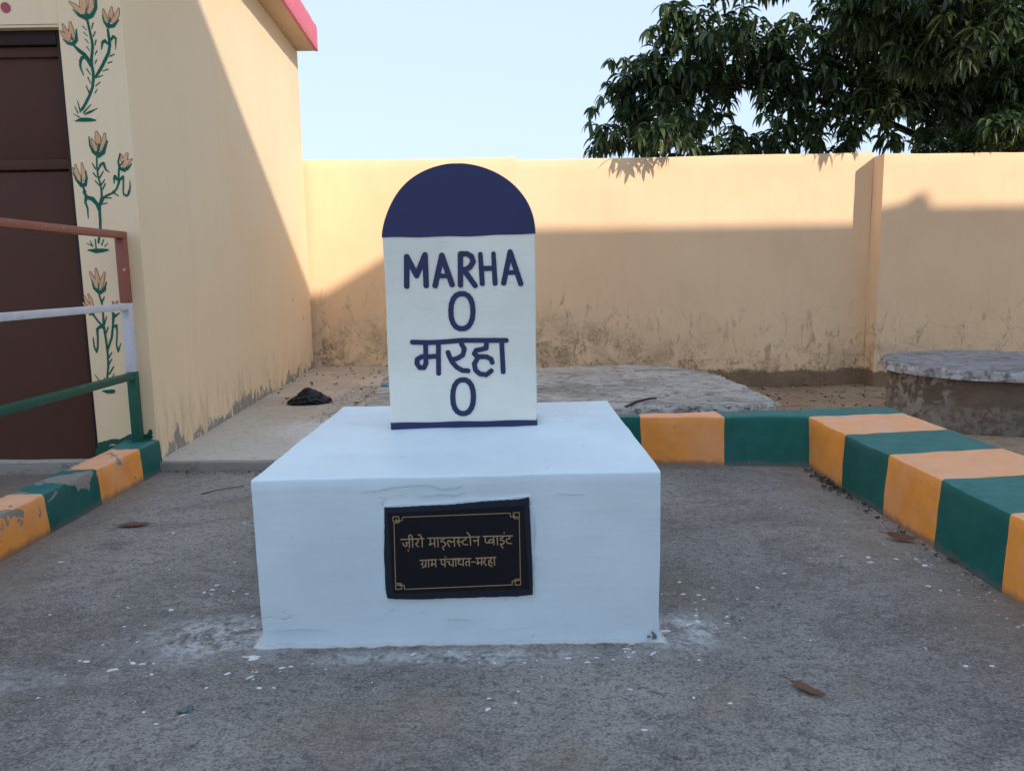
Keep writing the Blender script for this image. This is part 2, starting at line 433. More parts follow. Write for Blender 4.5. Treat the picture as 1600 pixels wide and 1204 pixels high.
def m_floor():
    n = Nd('floor_screed'); x, y, z = n.xyz()
    c = n.mix(n.sm(n.noise(1.2, 5, .6), .3, .7), (.46, .39, .315), (.60, .515, .42))
    near = n.sm(n.ma('ADD', y, n.ma('MULTIPLY', n.noise(1.6, 4, .6), 1.6)), 7.2, 6.0)
    c = n.mix(n.ma('MULTIPLY', near, .8), c, (.56, .53, .47))
    st = n.noise(1, 6, .72, n.scale(n.pos, (13, 26, 20)), dist=.7)
    c = n.mix(n.sm(st, .52, .7, 0, .6), c, (.12, .10, .085))
    c = n.mix(n.sm(st, .42, .28, 0, .45), c, (.42, .38, .33))
    # spilt lime wash
    bx = n.ma('MULTIPLY', n.ma('ADD', x, 1.45), 1.5); by = n.ma('MULTIPLY', n.ma('SUBTRACT', y, 5.55), 1.1)
    rr = n.ma('SQRT', n.ma('ADD', n.ma('MULTIPLY', bx, bx), n.ma('MULTIPLY', by, by)))
    wm = n.ma('MULTIPLY', n.sm(n.ma('ADD', rr, n.ma('MULTIPLY', n.noise(3, 4, .6), .6)), 1.0, .5), n.sm(n.noise(14, 6, .75, dist=.5), .36, .62))
    c = n.mix(n.ma('MULTIPLY', wm, .85), c, (.70, .70, .69))
    # dark joint between two pours
    jx = n.ma('ADD', n.ma('ADD', x, 1.32), n.ma('MULTIPLY', n.ma('SUBTRACT', y, 7.0), -.02))
    jx = n.ma('ABSOLUTE', n.ma('ADD', jx, n.ma('MULTIPLY', n.noise(4, 3), .05)))
    c = n.mix(n.ma('MULTIPLY', n.sm(jx, .016, .004), .7), c, (.10, .085, .07))
    # dark front lip of the step
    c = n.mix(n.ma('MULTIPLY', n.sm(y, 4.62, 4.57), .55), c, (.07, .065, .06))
    f = n.noise(80, 5, .7)
    c = n.mix(n.sm(f, .5, .75, 0, .4), c, (.14, .12, .10))
    return n.fin(c, .9, n.bump(n.ma('ADD', n.ma('MULTIPLY', st, -.6), n.ma('MULTIPLY', f, .3)), .5, .01), .2)

def m_earth():
    n = Nd('yard_earth')
    c = n.mix(n.sm(n.noise(1.2, 5, .6), .3, .7), (.38, .275, .185), (.50, .375, .265))
    st = n.noise(1, 6, .7, n.scale(n.pos, (9, 14, 9)), dist=.6)
    c = n.mix(n.sm(st, .53, .66, 0, .8), c, (.09, .075, .05))
    g = n.ma('MULTIPLY', n.sm(n.noise(2.4, 4, .6), .58, .66), .55)
    c = n.mix(g, c, (.065, .075, .035))
    f = n.noise(70, 5, .7)
    c = n.mix(n.sm(f, .4, .7, 0, .5), c, (.18, .13, .09))
    return n.fin(c, .95, n.bump(n.ma('ADD', st, f), .6, .02), .1)

def m_rubble(name, A, B, white=.4, dark=(.06, .055, .053), lime=.85):
    n = Nd(name); x, y, z = n.xyz()
    c = n.mix(n.sm(n.noise(3, 5, .65), .3, .7), A, B)
    c = n.mix(n.sm(n.noise(1.6, 5, .6, n.scale(n.pos, (1, 1, 1), (3, 5, 0))), .5, .62, 0, .5), c, tuple(v * .5 for v in A))
    st = n.noise(1, 6, .75, n.scale(n.pos, (10, 16, 20)), dist=.9)
    c = n.mix(n.sm(st, .53, .62, 0, .7), c, dark)
    c = n.mix(n.sm(n.noise(1, 6, .75, n.scale(n.pos, (4, 9, 4), (1, 2, 0)), dist=1.5), .53, .60, 0, .6), c, tuple(v * 1.6 for v in dark))
    c = n.mix(n.sm(st, .44, .3, 0, white), c, (.60, .57, .54))
    nz = n.ma('ABSOLUTE', n.xyz(n.nor)[2])
    side = n.sm(nz, .75, .35)
    lm = n.ma('MULTIPLY', side, n.sm(n.noise(13, 6, .7, dist=.5), .42, .56))
    c = n.mix(n.ma('MULTIPLY', lm, lime), c, (.62, .59, .56))
    f = n.noise(90, 5, .7)
    c = n.mix(n.sm(f, .5, .74, 0, .5), c, dark)
    return n.fin(c, .92, n.bump(n.ma('ADD', n.ma('MULTIPLY', st, -1), n.ma('MULTIPLY', f, .5)), .18, .01), .15)

def m_kerb(name, col, peel=0.0, sky_fade=(.80, .61, .54)):
    n = Nd(name); x, y, z = n.xyz()
    a = n.noise(9, 5, .6); br = n.noise(1, 4, .6, n.scale(n.pos, (6, 6, 60)))
    c = n.mix(n.sm(a, .3, .7), tuple(v * .92 for v in col), tuple(min(1, v * 1.05) for v in col))
    c = n.mix(n.sm(br, .5, .75, 0, .18), c, tuple(v * .55 for v in col))
    c = n.mix(n.sm(n.noise(3.3, 5, .65, n.scale(n.pos, (1, 1, 1), (2, 6, 1))), .42, .66, .05, .38), c, tuple(.35 * v + .65 * d for v, d in zip(col, tuple(min(1, q) * .8 for q in sky_fade))))
    # sky light painted into the colour of the top, grime at the foot
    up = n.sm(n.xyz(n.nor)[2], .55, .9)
    c = n.mix(n.ma('MULTIPLY', up, n.sm(n.noise(12, 6, .7), .3, .75, .22, .55)), c, sky_fade)
    c = n.mix(n.ma('MULTIPLY', n.sm(n.ma('ADD', z, n.ma('MULTIPLY', n.noise(14, 5, .7), -.07)), .005, -.03), .7), c, (.16, .14, .12))
    chip = n.sm(n.noise(34, 4, .6, dist=.6), .70, .73)
    c = n.mix(n.ma('MULTIPLY', chip, .6), c, (.11, .10, .09))
    ws = n.sm(n.noise(1, 3, .6, n.scale(n.pos, (38, 38, 30), (5, 0, 2)), dist=1), .745, .76)
    c = n.mix(n.ma('MULTIPLY', ws, .6), c, (.6, .6, .56))
    h = n.ma('ADD', n.ma('MULTIPLY', br, .5), n.noise(24, 5, .65))
    if peel:
        pn = n.noise(1, 4, .55, n.scale(n.pos, (7, 6, 5), (1.7, 5.3, 2.2)), dist=.6)
        pm = n.sm(n.ma('ADD', pn, n.sm(z, .06, .17, -.08, .03)), .615 - peel, .625 - peel)
        gr = n.mix(n.noise(40, 5, .7), (.20, .175, .155), (.36, .32, .28))
        c = n.mix(pm, c, gr); h = n.ma('ADD', h, n.ma('MULTIPLY', pm, -1.6))
    return n.fin(c, .58, n.bump(h, .3, .004), .3)

def m_white(name, col, cracks=0.5):
    n = Nd(name); x, y, z = n.xyz()
    big = n.noise(2.2, 4, .55)
    c = n.mix(n.sm(big, .3, .7), tuple(v * .90 for v in col), col)
    tr = n.noise(1, 4, .6, n.scale(n.pos, (5, 5, 30)))
    c = n.mix(n.sm(tr, .50, .75, 0, .22), c, tuple(v * .8 for v in col))
    w = n.mix(.12, n.pos, n.noise(3.5, 4, .6, col=True), 'ADD')
    ln = n.noise(1, 3, .55, n.scale(w, (3.0, 3.0, 11.0), (.4, 0, .35)))
    l = n.sm(n.ma('ABSOLUTE', n.ma('SUBTRACT', ln, .5)), .006, .0)
    l = n.ma('MULTIPLY', l, n.sm(n.noise(3.3, 3, .6, n.scale(n.pos, (1, 1, 1), (7, 3, 1.2))), .52, .62))
    c = n.mix(n.ma('MULTIPLY', l, cracks), c, (.22, .25, .30))
    sp = n.sm(n.noise(75, 3, .6), .72, .75)
    c = n.mix(n.ma('MULTIPLY', sp, .28), c, (.35, .36, .38))
    d = n.sm(n.ma('ADD', z, n.ma('MULTIPLY', n.noise(20, 5, .7), -.03)), -.008, -.03)
    c = n.mix(n.ma('MULTIPLY', d, .55), c, (.30, .29, .28))
    h = n.ma('ADD', n.ma('ADD', n.ma('MULTIPLY', tr, .5), n.ma('MULTIPLY', n.noise(45, 4, .6), .25)), n.ma('MULTIPLY', l, -.4))
    h = n.ma('ADD', h, n.noise(6, 3, .5))
    return n.fin(c, .55, n.bump(h, .42, .008), .3)

def m_leaf(name, A, B, tr=(.05, .10, .02)):
    n = Nd(name)
    at = n.t.nodes.new('ShaderNodeAttribute'); at.attribute_name = 'tone'
    c = n.mix(at.outputs['Fac'], A, B)
    c = n.mix(n.sm(n.noise(30, 3), .4, .7, 0, .3), c, tuple(v * 1.5 for v in B))
    n.fin(c, .42, None, .4)
    t = n.t.nodes.new('ShaderNodeBsdfTranslucent'); n.lk(tr, t.inputs[0])
    mx = n.t.nodes.new('ShaderNodeMixShader'); mx.inputs[0].default_value = .18
    n.t.links.new(n.b.outputs[0], mx.inputs[1]); n.t.links.new(t.outputs[0], mx.inputs[2]); n.t.links.new(mx.outputs[0], n.out.inputs[0])
    return n.m

NAVY = (.021, .029, .110)
M = dict(
    wall=m_boundary(), bld=m_building(), pave=m_paving(), floor=m_floor(), earth=m_earth(),
    slab=m_rubble('weathered_concrete', (.38, .355, .32), (.56, .52, .475), .6),
    disc=m_rubble('well_cover_concrete', (.25, .245, .245), (.38, .37, .37), .7),
    wellwall=m_well(),
    tank=m_rubble('brown_render', (.17, .12, .088), (.24, .175, .13), .3, (.08, .058, .043), .28),
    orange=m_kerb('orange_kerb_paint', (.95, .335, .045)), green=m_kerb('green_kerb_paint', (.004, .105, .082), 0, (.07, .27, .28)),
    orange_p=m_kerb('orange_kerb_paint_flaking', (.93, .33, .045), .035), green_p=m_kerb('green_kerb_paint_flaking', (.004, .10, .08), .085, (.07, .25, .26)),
    plinth=m_white('plinth_white_paint', (.72, .86, .93), .28), stone=m_white('milestone_white_paint', (.88, .88, .79), .10),
    navy=m_plain('navy_paint', NAVY, .5, .10, 26, .15, .002, .4),
    letter=m_plain('navy_letter_paint', (.020, .029, .098), .5, .08, 40, .1, .001, .4),
    plaque=m_plain('plaque_edge_paint', (.008, .016, .030), .4, .25, 30, .2, .002, .4),
    granite=m_plain('black_granite', (.0045, .006, .010), .22, .3, 160, .02, .001, .45),
    gold=m_plain('engraved_gold_paint', (.40, .27, .15), .6, .2, 60, .05, .001, .3),
    gate=m_plain('gate_brown_paint', (.085, .034, .022), .75, .18, 6, .08, .002, .35),
    gatedark=m_plain('gate_frame_paint', (.028, .014, .011), .6, .2, 12, .1, .002, .3),
    rust=m_rail('rail_redbrown_paint', (.30, .092, .060)),
    silver=m_rail('rail_silver_paint', (.64, .63, .68), (.40, .38, .38)),
    rgreen=m_rail('rail_green_paint', (.006, .088, .055), (.10, .22, .17)),
    pink=m_plain('pink_fascia_paint', (.72, .19, .26), .7, .12, 7, .15, .004, .2),
    soffit=m_plain('soffit_plaster', (.60, .47, .34), .9, .15, 8, .2, .004, .1),
    petal=m_plain('peach_mural_paint', (.74, .44, .25), .8, .22, 60, .05, .001, .2),
    petline=m_plain('brown_mural_line', (.22, .10, .055), .8, .25, 60, .05, .001, .2),
    stem=m_plain('green_mural_paint', (.008, .12, .088), .7, .35, 50, .05, .001, .25),
    dot=m_plain('pink_mural_paint', (.48, .10, .13), .7, .15, 50, .05, .001, .2),
    flake=m_plain('white_paint_drip', (.72, .74, .76), .6, .1, 80, .1, .001, .3),
    lime=m_rubble('limey_rubble', (.34, .32, .30), (.55, .53, .50), .6, (.05, .047, .046), .5),
    crack=m_plain('hairline_crack', (.58, .66, .71), .8, .2, 60, .1, .001, .2),
    chip=m_plain('pale_gravel', (.42, .38, .34), .9, .35, 300, .2, .002, .2),
    dry=m_plain('dry_leaf', (.155, .080, .048), .7, .3, 60, .3, .002, .2),
    litter=m_plain('dark_leaf_litter', (.060, .042, .030), .8, .4, 90, .3, .002, .2),
    stick=m_plain('dark_twig', (.055, .040, .032), .85, .3, 60, .3, .002, .2),
    pebble=m_plain('grey_stone', (.16, .17, .19), .8, .3, 60, .5, .004, .2),
    bag=m_plain('black_polythene', (.006, .008, .013), .45, .2, 20, .25, .006, .3),
    cap=m_plain('blue_plastic', (.02, .24, .42), .4, .1, 30, .1, .001, .4),
    bark=m_plain('mango_bark', (.042, .034, .027), .95, .35, 18, .8, .02, .1),
    leaf=m_leaf('mango_leaf', (.013, .030, .019), (.065, .105, .032)),
    leafd=m_leaf('creeper_leaf', (.022, .045, .020), (.060, .11, .035)),
    school=m_plain('pale_building_plaster', (.82, .80, .77), .9, .08, 3, .2, .004, .2),
    glass=m_plain('dark_window_glass', (.03, .035, .04), .15, .1, 3, .02, .001, .5),
)
# ------------------------------------------------------------------ traced brush strokes (millimetres) and planting positions (metres)
MS={'M':[[(-403.9,1226.1,11),(-408,1111.8,11.1)],[(-403.9,1226.1,11),(-367.8,1152.6,11.1)],[(-367.8,1152.6,11.1),(-332.5,1232.4,11)],[(-332.5,1232.4,11),(-331.3,1113.1,11.1)]],'A1':[[(-266.5,1228.9,11),(-296.1,1112.5,11.1)],[(-266.5,1228.9,11),(-229.4,1115.5,11.1)],[(-282.4,1149.8,9.1),(-244.6,1149.2,9.1)]],'R':[[(-193.7,1232.7,10.5),(-196.7,1113,10.6)],[(-193.7,1233.7,10.5),(-167.1,1233.3,10.5),(-149.8,1222.1,10.5),(-144.8,1202.2,10.5),(-157.3,1182.6,10.5),(-181.3,1168.1,10.6)],[(-182.7,1173.1,10.6),(-138.8,1110,10.6)]],'H':[[(-116,1231.5,9),(-110.5,1117.1,10.1)],[(-64.4,1232.1,9),(-60.1,1117.8,10.1)],[(-110.7,1175.9,10.1),(-63,1176.1,10.1)]],'A2':[[(0.9,1238,10.5),(-26.3,1118.2,10.6)],[(0.9,1238,10.5),(40.7,1114.7,10.6)],[(-13,1157.9,9.1),(19.7,1158.4,9.1)]],'0a':[[(-149.7,1009.7,10.4),(-152.7,982.5,10.4),(-159.9,962.5,10.4),(-171,948.7,10.4),(-185.7,941.6,10.4),(-204.9,941.9,10.4),(-219.1,949.4,10.4),(-229.5,963.7,10.4),(-235.8,983.8,10.4),(-237.3,1011.1,10.4),(-234.3,1038.4,10.4),(-227,1058.1,10.4),(-215.9,1071.9,10.4),(-201.3,1078.8,10.3),(-182.3,1078.5,10.3),(-168.1,1071.1,10.4),(-157.7,1057,10.4),(-151.4,1037,10.4),(-149.7,1009.7,10.4)]],'0b':[[(-155.6,667.8,10.5),(-158.4,640.6,10.6),(-165.3,620.8,10.6),(-175.9,607,10.6),(-189.8,600,10.6),(-208.1,600.3,10.6),(-221.7,607.8,10.6),(-231.6,621.9,10.6),(-237.5,641.9,10.6),(-238.9,669.1,10.5),(-236,696.2,10.5),(-229.1,715.9,10.5),(-218.5,729.5,10.5),(-204.6,736.5,10.5),(-186.5,736.2,10.5),(-173,728.8,10.5),(-163.1,714.8,10.5),(-157.2,694.9,10.5),(-155.6,667.8,10.5)]],'word':[[(-393.4,890.8,9.7),(-323.2,888.2,9.7),(-256.9,890.7,9.7),(-200.8,894.9,9.7),(-20,892,9.7)],[(-341.2,883.3,9.7),(-341.6,839.8,9.7),(-342.2,803.9,9.7),(-350.9,788.6,9.7),(-367.2,788.8,9.7),(-378.5,804.5,9.7),(-376.4,822.4,9.7),(-358.1,832.4,9.7),(-325,831.9,9.7),(-294.3,833.9,9.7)],[(-290.3,882.5,9.7),(-292.7,764.4,9.7)],[(-198.6,881,9.7),(-187.4,860.4,9.7),(-194.6,836.4,9.7),(-215.4,823.4,9.7),(-235.9,818.6,9.7)],[(-253,847.6,9.7),(-246.9,829.1,9.7),(-235.8,806.3,9.7),(-218.9,787.5,9.7),(-197.7,774.8,9.7),(-174.7,772.8,9.7)],[(-99.2,879.4,9.7),(-100.6,862.6,9.7),(-120.1,857.8,9.7),(-140.6,854.5,9.7),(-148.5,840.8,9.7),(-135,828.8,9.7),(-100.3,828.2,9.7),(-81.1,817.7,9.7),(-77.8,804.8,9.7)],[(-135.1,823.7,9.7),(-149.5,800.8,9.7),(-144.9,774.9,9.7),(-127.3,759.2,9.7),(-101.8,755.6,9.7),(-82,771.3,9.7)],[(-38.1,878.5,9.7),(-34.5,766.9,9.7)]]}
PL={'w1':[[(-351.1,347.5,1.9),(-279.1,349.3,1.9)],[(-345.3,336.8,1.9),(-341.2,328.4,1.9),(-336.4,325.1,1.9),(-332.2,328.2,1.9),(-332.7,334,1.9),(-335.3,337.3,1.9),(-324.7,338,1.9)],[(-324.4,348.1,1.9),(-325.1,321,1.9)],[(-325,348.1,1.9),(-326.2,356.5,1.9),(-322.7,362.3,1.9),(-317.2,359.6,1.9),(-314.5,347.9,1.9),(-314.7,322.1,1.9)],[(-329.3,313.9,1.9),(-328.4,310.7,1.9)],[(-299,347,1.9),(-297.3,341.2,1.9),(-300,335.4,1.9),(-305.6,333.6,1.9),(-302.7,329,1.9),(-296.7,322.5,1.9)],[(-284.7,348.1,1.9),(-285.2,322.3,1.9)],[(-296.6,362.5,1.9),(-289.9,359.8,1.9),(-284.9,348.7,1.9)]],'w2':[[(-267.9,350.4,1.9),(-166.2,351.3,1.9)],[(-259.2,349.6,1.9),(-259.7,332.8,1.9),(-262.9,331.3,1.9),(-261.8,327.9,1.9),(-258.4,329.2,1.9),(-259.1,332.6,1.9),(-246.7,332.6,1.9)],[(-246.8,350,1.9),(-246.4,322.3,1.9)],[(-236.9,349.9,1.9),(-235.9,322.1,1.9)],[(-217,350.8,1.9),(-217.2,346.3,1.9),(-226.5,343.9,1.9),(-226.7,338.7,1.9),(-217.4,337.3,1.9),(-213.2,333.3,1.9),(-214.6,325.6,1.9),(-222.8,321.9,1.9),(-218.7,312.1,1.9)],[(-186,350.3,1.9),(-185.5,323.2,1.9)],[(-200.5,321.5,1.9),(-207,333.2,1.9),(-205.5,341,1.9),(-199.9,341.5,1.9),(-197,335.7,1.9),(-193.2,338.2,1.9),(-186.3,339.3,1.9)],[(-186,350.3,1.9),(-106.6,352.5,1.9)],[(-171.8,350.1,1.9),(-172.6,341.1,1.9),(-177,338.5,1.9),(-168.8,322.9,1.9)],[(-174,337.2,1.9),(-161.6,336.4,1.9)],[(-149.4,351,1.9),(-150.2,343.9,1.9),(-159.6,341.5,1.9),(-161,333.8,1.9),(-156.2,327.9,1.9),(-144.4,327.7,1.9)],[(-136.4,352.7,1.9),(-135.8,325.6,1.9)],[(-146,366.4,1.9),(-139.9,360.5,1.9),(-136.4,352.7,1.9)],[(-111.6,352.3,1.9),(-112.2,324.5,1.9)],[(-125.5,340.3,1.9),(-111.8,340.7,1.9)],[(-126.1,341.6,1.9),(-123.1,336.4,1.9)]],'w3':[[(-96.7,353.3,1.9),(-5.6,353.7,1.9)],[(-89.9,352.6,1.9),(-90.2,336.4,1.9),(-84.7,331.8,1.9),(-78.5,334.3,1.9)],[(-64.1,341.2,1.9),(-73.3,343.3,1.9),(-79,339.5,1.9),(-77.9,333,1.9),(-71.1,332.3,1.9),(-64.8,337.3,1.9)],[(-63.8,352.8,1.9),(-63.7,326.3,1.9)],[(-53.3,352.6,1.9),(-52.6,325.5,1.9)],[(-34.1,352.9,1.9),(-35.4,348.4,1.9),(-43.5,346,1.9),(-43.6,340.8,1.9),(-34.3,339.4,1.9),(-31.3,334.8,1.9),(-34.5,328.4,1.9),(-43.8,327.9,1.9),(-36.6,314.9,1.9)],[(-32,364.5,1.9),(-31.3,363.2,1.9)],[(-13.6,352.6,1.9),(-14.4,345.5,1.9),(-23.7,343.1,1.9),(-25.1,335.4,1.9),(-20.2,329.5,1.9),(-9,329.3,1.9)]],'w4':[[(-294.4,279.6,1.9),(-241.4,281.3,1.9)],[(-286.3,279.5,1.9),(-286.2,264.5,1.9),(-290.5,265.9,1.9)],[(-275.7,279.9,1.9),(-276.4,257.8,1.9)],[(-277.5,263.1,1.9),(-287.1,255.4,1.9)],[(-267.6,280.5,1.9),(-267.1,257.7,1.9)],[(-256.4,280.3,1.9),(-256.8,266.4,1.9),(-259.8,265.1,1.9),(-258.8,262,1.9),(-255.4,263.3,1.9),(-256.2,266.3,1.9),(-246.2,267.1,1.9)],[(-245.8,280.7,1.9),(-245.2,257.9,1.9)]],'w5':[[(-233.3,281.2,1.9),(-167.9,282.7,1.9)],[(-227.7,281.1,1.9),(-227.5,267.4,1.9),(-223.2,264.1,1.9),(-217.6,265.3,1.9)],[(-217.1,281.6,1.9),(-216.5,258.1,1.9)],[(-215,290,1.9),(-214.1,288.7,1.9)],[(-210.3,273.6,1.9),(-201.8,273.5,1.9),(-204.5,267,1.9),(-199.6,262.4,1.9),(-191.4,264.2,1.9)],[(-191,281.1,1.9),(-191.6,258.3,1.9)],[(-187.8,283,1.9),(-136.2,282.8,1.9)],[(-176.7,278.9,1.9),(-172.3,280.8,1.9),(-170.3,276.9,1.9),(-175,272.4,1.9),(-174.8,266.5,1.9),(-169.6,263.6,1.9),(-161.1,265.7,1.9)],[(-159.8,282.6,1.9),(-160.4,259.8,1.9)],[(-182.9,282.3,1.9),(-182.9,258.9,1.9)],[(-141.2,282.2,1.9),(-141.1,258.8,1.9)],[(-141.4,273.8,1.9),(-149.4,273.9,1.9),(-152.7,269.4,1.9),(-149.8,260.3,1.9)]],'dash':[[(-135.2,271.7,1.5),(-121.5,271.5,1.5)]],'w6':[[(-120.6,283.2,1.9),(-58.3,285.4,1.9)],[(-114.4,282.4,1.9),(-114.7,268.8,1.9),(-117.5,267.5,1.9),(-116.3,264,1.9),(-113.3,265.5,1.9),(-114.2,268.8,1.9),(-102.8,269.2,1.9)],[(-102.5,283.5,1.9),(-103,260.1,1.9)],[(-92.6,283.4,1.9),(-92.1,275.6,1.9),(-97.8,271.8,1.9),(-88.7,259.9,1.9)],[(-73.3,283.7,1.9),(-74,276.6,1.9),(-80.9,275.4,1.9),(-81,270.2,1.9),(-72.3,270,1.9),(-71.2,263.5,1.9)],[(-81,268.9,1.9),(-80.6,261,1.9),(-70.7,255.7,1.9)],[(-63.9,284.2,1.9),(-63.1,260.8,1.9)]],'border':[[(-369.8,401.1,1.2),(-372.3,205.8,1.3)],[(-342.5,418.6,1.2),(-12.2,426.3,1.2)],[(15.9,409,1.2),(16.6,213.9,1.3)],[(-345,186.2,1.3),(-8.9,195.3,1.3)],[(-372.2,420.5,1.2),(-354.6,420.9,1.2),(-354.4,405.9,1.2),(-372.4,405.5,1.2),(-372.2,420.5,1.2)],[(-342.5,418.6,1.2),(-344.3,408.2,1.2),(-363.3,407.8,1.2),(-363.1,414.3,1.2)],[(-369.8,401.1,1.2),(-353.9,401.9,1.2),(-353.8,414.1,1.2)],[(-2.5,427.3,1.2),(16.2,427.7,1.2),(16.7,414,1.2),(-2,413.6,1.2),(-2.5,427.3,1.2)],[(-12.2,426.3,1.2),(-11,414.5,1.2),(4.9,414.2,1.2)],[(15.9,409,1.2),(-0.3,408.6,1.2),(-0.5,420.8,1.2)],[(-372.5,201.4,1.3),(-353.9,201.8,1.3),(-353.7,187.1,1.3),(-372.3,186.7,1.3),(-372.5,201.4,1.3)],[(-345,186.2,1.3),(-345.6,199.5,1.3),(-362.7,199,1.3)],[(-372.3,205.8,1.3),(-354.8,206.2,1.3),(-354.5,194.5,1.3)],[(-0.3,209.1,1.3),(17.2,209.5,1.3),(17,194.8,1.3),(0.2,194.4,1.3),(-0.3,209.1,1.3)],[(-8.9,195.3,1.3),(-9.4,207.8,1.3),(5.3,208.2,1.3)],[(16.6,213.9,1.3),(-0.2,213.5,1.3),(-0.4,203.2,1.3)]]}
PL_OUT=[(-396.8,447),(-336.3,448.5),(-267.2,450.2),(-198.1,452.6),(-146.2,458.9),(-94.4,460.9),(-25.3,464.7),(12.6,467.7),(45.5,471.8),(49,398.4),(51.6,326.3),(54.1,242.6),(53.8,159.9),(4.5,156),(-100.9,155.2),(-206.3,153.2),(-311.8,151.3),(-371.4,153.4),(-399.4,156.5),(-404.5,187.9),(-403.1,243),(-405.1,297.7),(-400.8,370)]
F1G=[[(-2444.1,2670.2,2.4),(-2414.2,2638.6,7.5),(-2373.5,2623.8,14.4),(-2339.2,2637.5,11.4),(-2314.5,2676.8,9),(-2310,2724.8,6.6)],[(-2372.2,2638,7.5),(-2367.2,2680.4,2.4)],[(-2368.6,2612.3,6.6),(-2361.4,2561,6.6),(-2352.3,2497.9,7.5),(-2352.5,2463.5,7.6),(-2363.9,2406.1,7.9),(-2366.7,2376.2,7.9),(-2361.7,2332.7,7.6),(-2363.7,2295.1,7.6),(-2372.3,2251.6,7.6),(-2391.6,2208.2,7.6),(-2420.4,2161.8,7.6),(-2445.1,2127,7.6)],[(-2515.4,2511.9,2.4),(-2492,2488.6,6),(-2462.2,2485.3,11.5),(-2440.6,2505,9.7),(-2434.8,2564.9,3)],[(-2462.9,2508.2,5.4),(-2467.4,2539.7,1.8)],[(-2457,2476.6,6),(-2432.3,2450.4,9.7),(-2404.3,2426.9,11.5),(-2385.6,2400.7,11.5),(-2375.8,2376.3,9.1),(-2368.2,2360,7.3)],[(-2396.6,2412.4,7.6),(-2418,2409.9,8.5),(-2428.8,2392.7,7.6),(-2431.8,2361,5.5),(-2418.1,2314.5,2.4)],[(-2282.1,2636.6,2.4),(-2273.5,2599.5,5.4),(-2254.6,2576.4,10.8),(-2224.2,2578.8,9.9),(-2191.4,2609.6,3)],[(-2250.5,2587.8,6),(-2235.4,2621.7,3.6)],[(-2257.6,2559.4,6),(-2255.2,2519.3,7.5),(-2253.1,2476.3,7.6),(-2264.5,2433.4,8.5),(-2285.8,2399.2,8.5),(-2303.8,2367.7,8.5),(-2349.1,2304.7,7.6)],[(-2257.6,2476.4,4.5),(-2279.6,2499.7,8.5),(-2294,2491.3,7.2),(-2303.5,2454.1,2.4)],[(-2246.2,2502,6),(-2229.4,2521.8,7.8),(-2216.6,2513,5.4),(-2222,2452.9,1.5)],[(-2398.6,2581.5,2.4),(-2378.2,2558.4,1.8)],[(-2395.8,2547.2,2.4),(-2375.2,2526.9,1.8)],[(-2388.8,2509.9,2.7),(-2371.4,2486.7,1.8)],[(-2385.1,2469.7,2.7),(-2369.4,2443.7,1.5)],[(-2337.1,2594.8,3.6),(-2348.8,2566.5,2.4)],[(-2329.4,2549.1,3.3),(-2343.8,2523.6,2.4)],[(-2329.1,2503.3,3.6),(-2339.3,2474.8,2.4)],[(-2329.9,2445.9,3),(-2344.1,2423.1,1.8)],[(-2336,2397.1,3),(-2348.7,2374.2,1.8)],[(-2230.3,2427.1,2.1),(-2257,2416,3.6)],[(-2247.5,2387.1,2.4),(-2272.5,2378.8,3.6)],[(-2396.6,2349.2,3.3),(-2378.2,2318.5,2.1)],[(-2394.7,2304.2,3.3),(-2381.3,2269.2,2.1)],[(-2408.4,2256.5,2.7),(-2393.9,2216.9,4)],[(-2325.9,2277.1,2.1),(-2353.6,2257.1,2.7)],[(-2347.9,2236.6,2.1),(-2361.9,2216.5,2.4)],[(-2275.5,2345.9,2.7),(-2306.7,2336.2,2.4)],[(-2307.4,2313.1,2.1),(-2337.1,2303.4,3)],[(-2466.2,2177.2,1.5),(-2455.4,2115.4,4.3)],[(-2487.2,2149.7,1.5),(-2469.7,2109.8,3.4)],[(-2496.2,2104.3,1.5),(-2464.3,2086.2,3.4)],[(-2390.5,2155.5,1.8),(-2437.7,2109.3,4.3)],[(-2356,2133,1.5),(-2403.8,2111.7,6.7),(-2432.4,2100.4,3.1)],[(-2490.9,2064.5,2.4),(-2453.5,2071.3,11.6),(-2407.7,2070.6,11),(-2372.8,2067.1,4.3)]]
F1P=[[(-2458.8,2710.1,3.6),(-2430.5,2687,10.8),(-2397.5,2655.4,13.5)],[(-2384.2,2731.5,16.5),(-2382.6,2686.3,21),(-2376.5,2655.1,15)],[(-2339.9,2725.2,13.5),(-2337.9,2682.8,15),(-2352.6,2654.7,12)],[(-2509.7,2590.3,3.6),(-2499.8,2563.1,10.2),(-2479.1,2528.5,13.6)],[(-2466.1,2599.6,4.5),(-2465.2,2562.5,13.3),(-2458,2528.2,12.7)],[(-2526.2,2554.9,3),(-2508.6,2534.6,10.2),(-2486.8,2511.4,12.1)],[(-2273.5,2664.8,3.6),(-2267.4,2633.5,9.6),(-2258.5,2599.3,9.6)],[(-2225.9,2676.9,3),(-2229.8,2650,12.6),(-2235.4,2621.7,10.8)],[(-2186.1,2669.2,3.6),(-2196.1,2641,10.2),(-2218.9,2604.4,12.6)]]
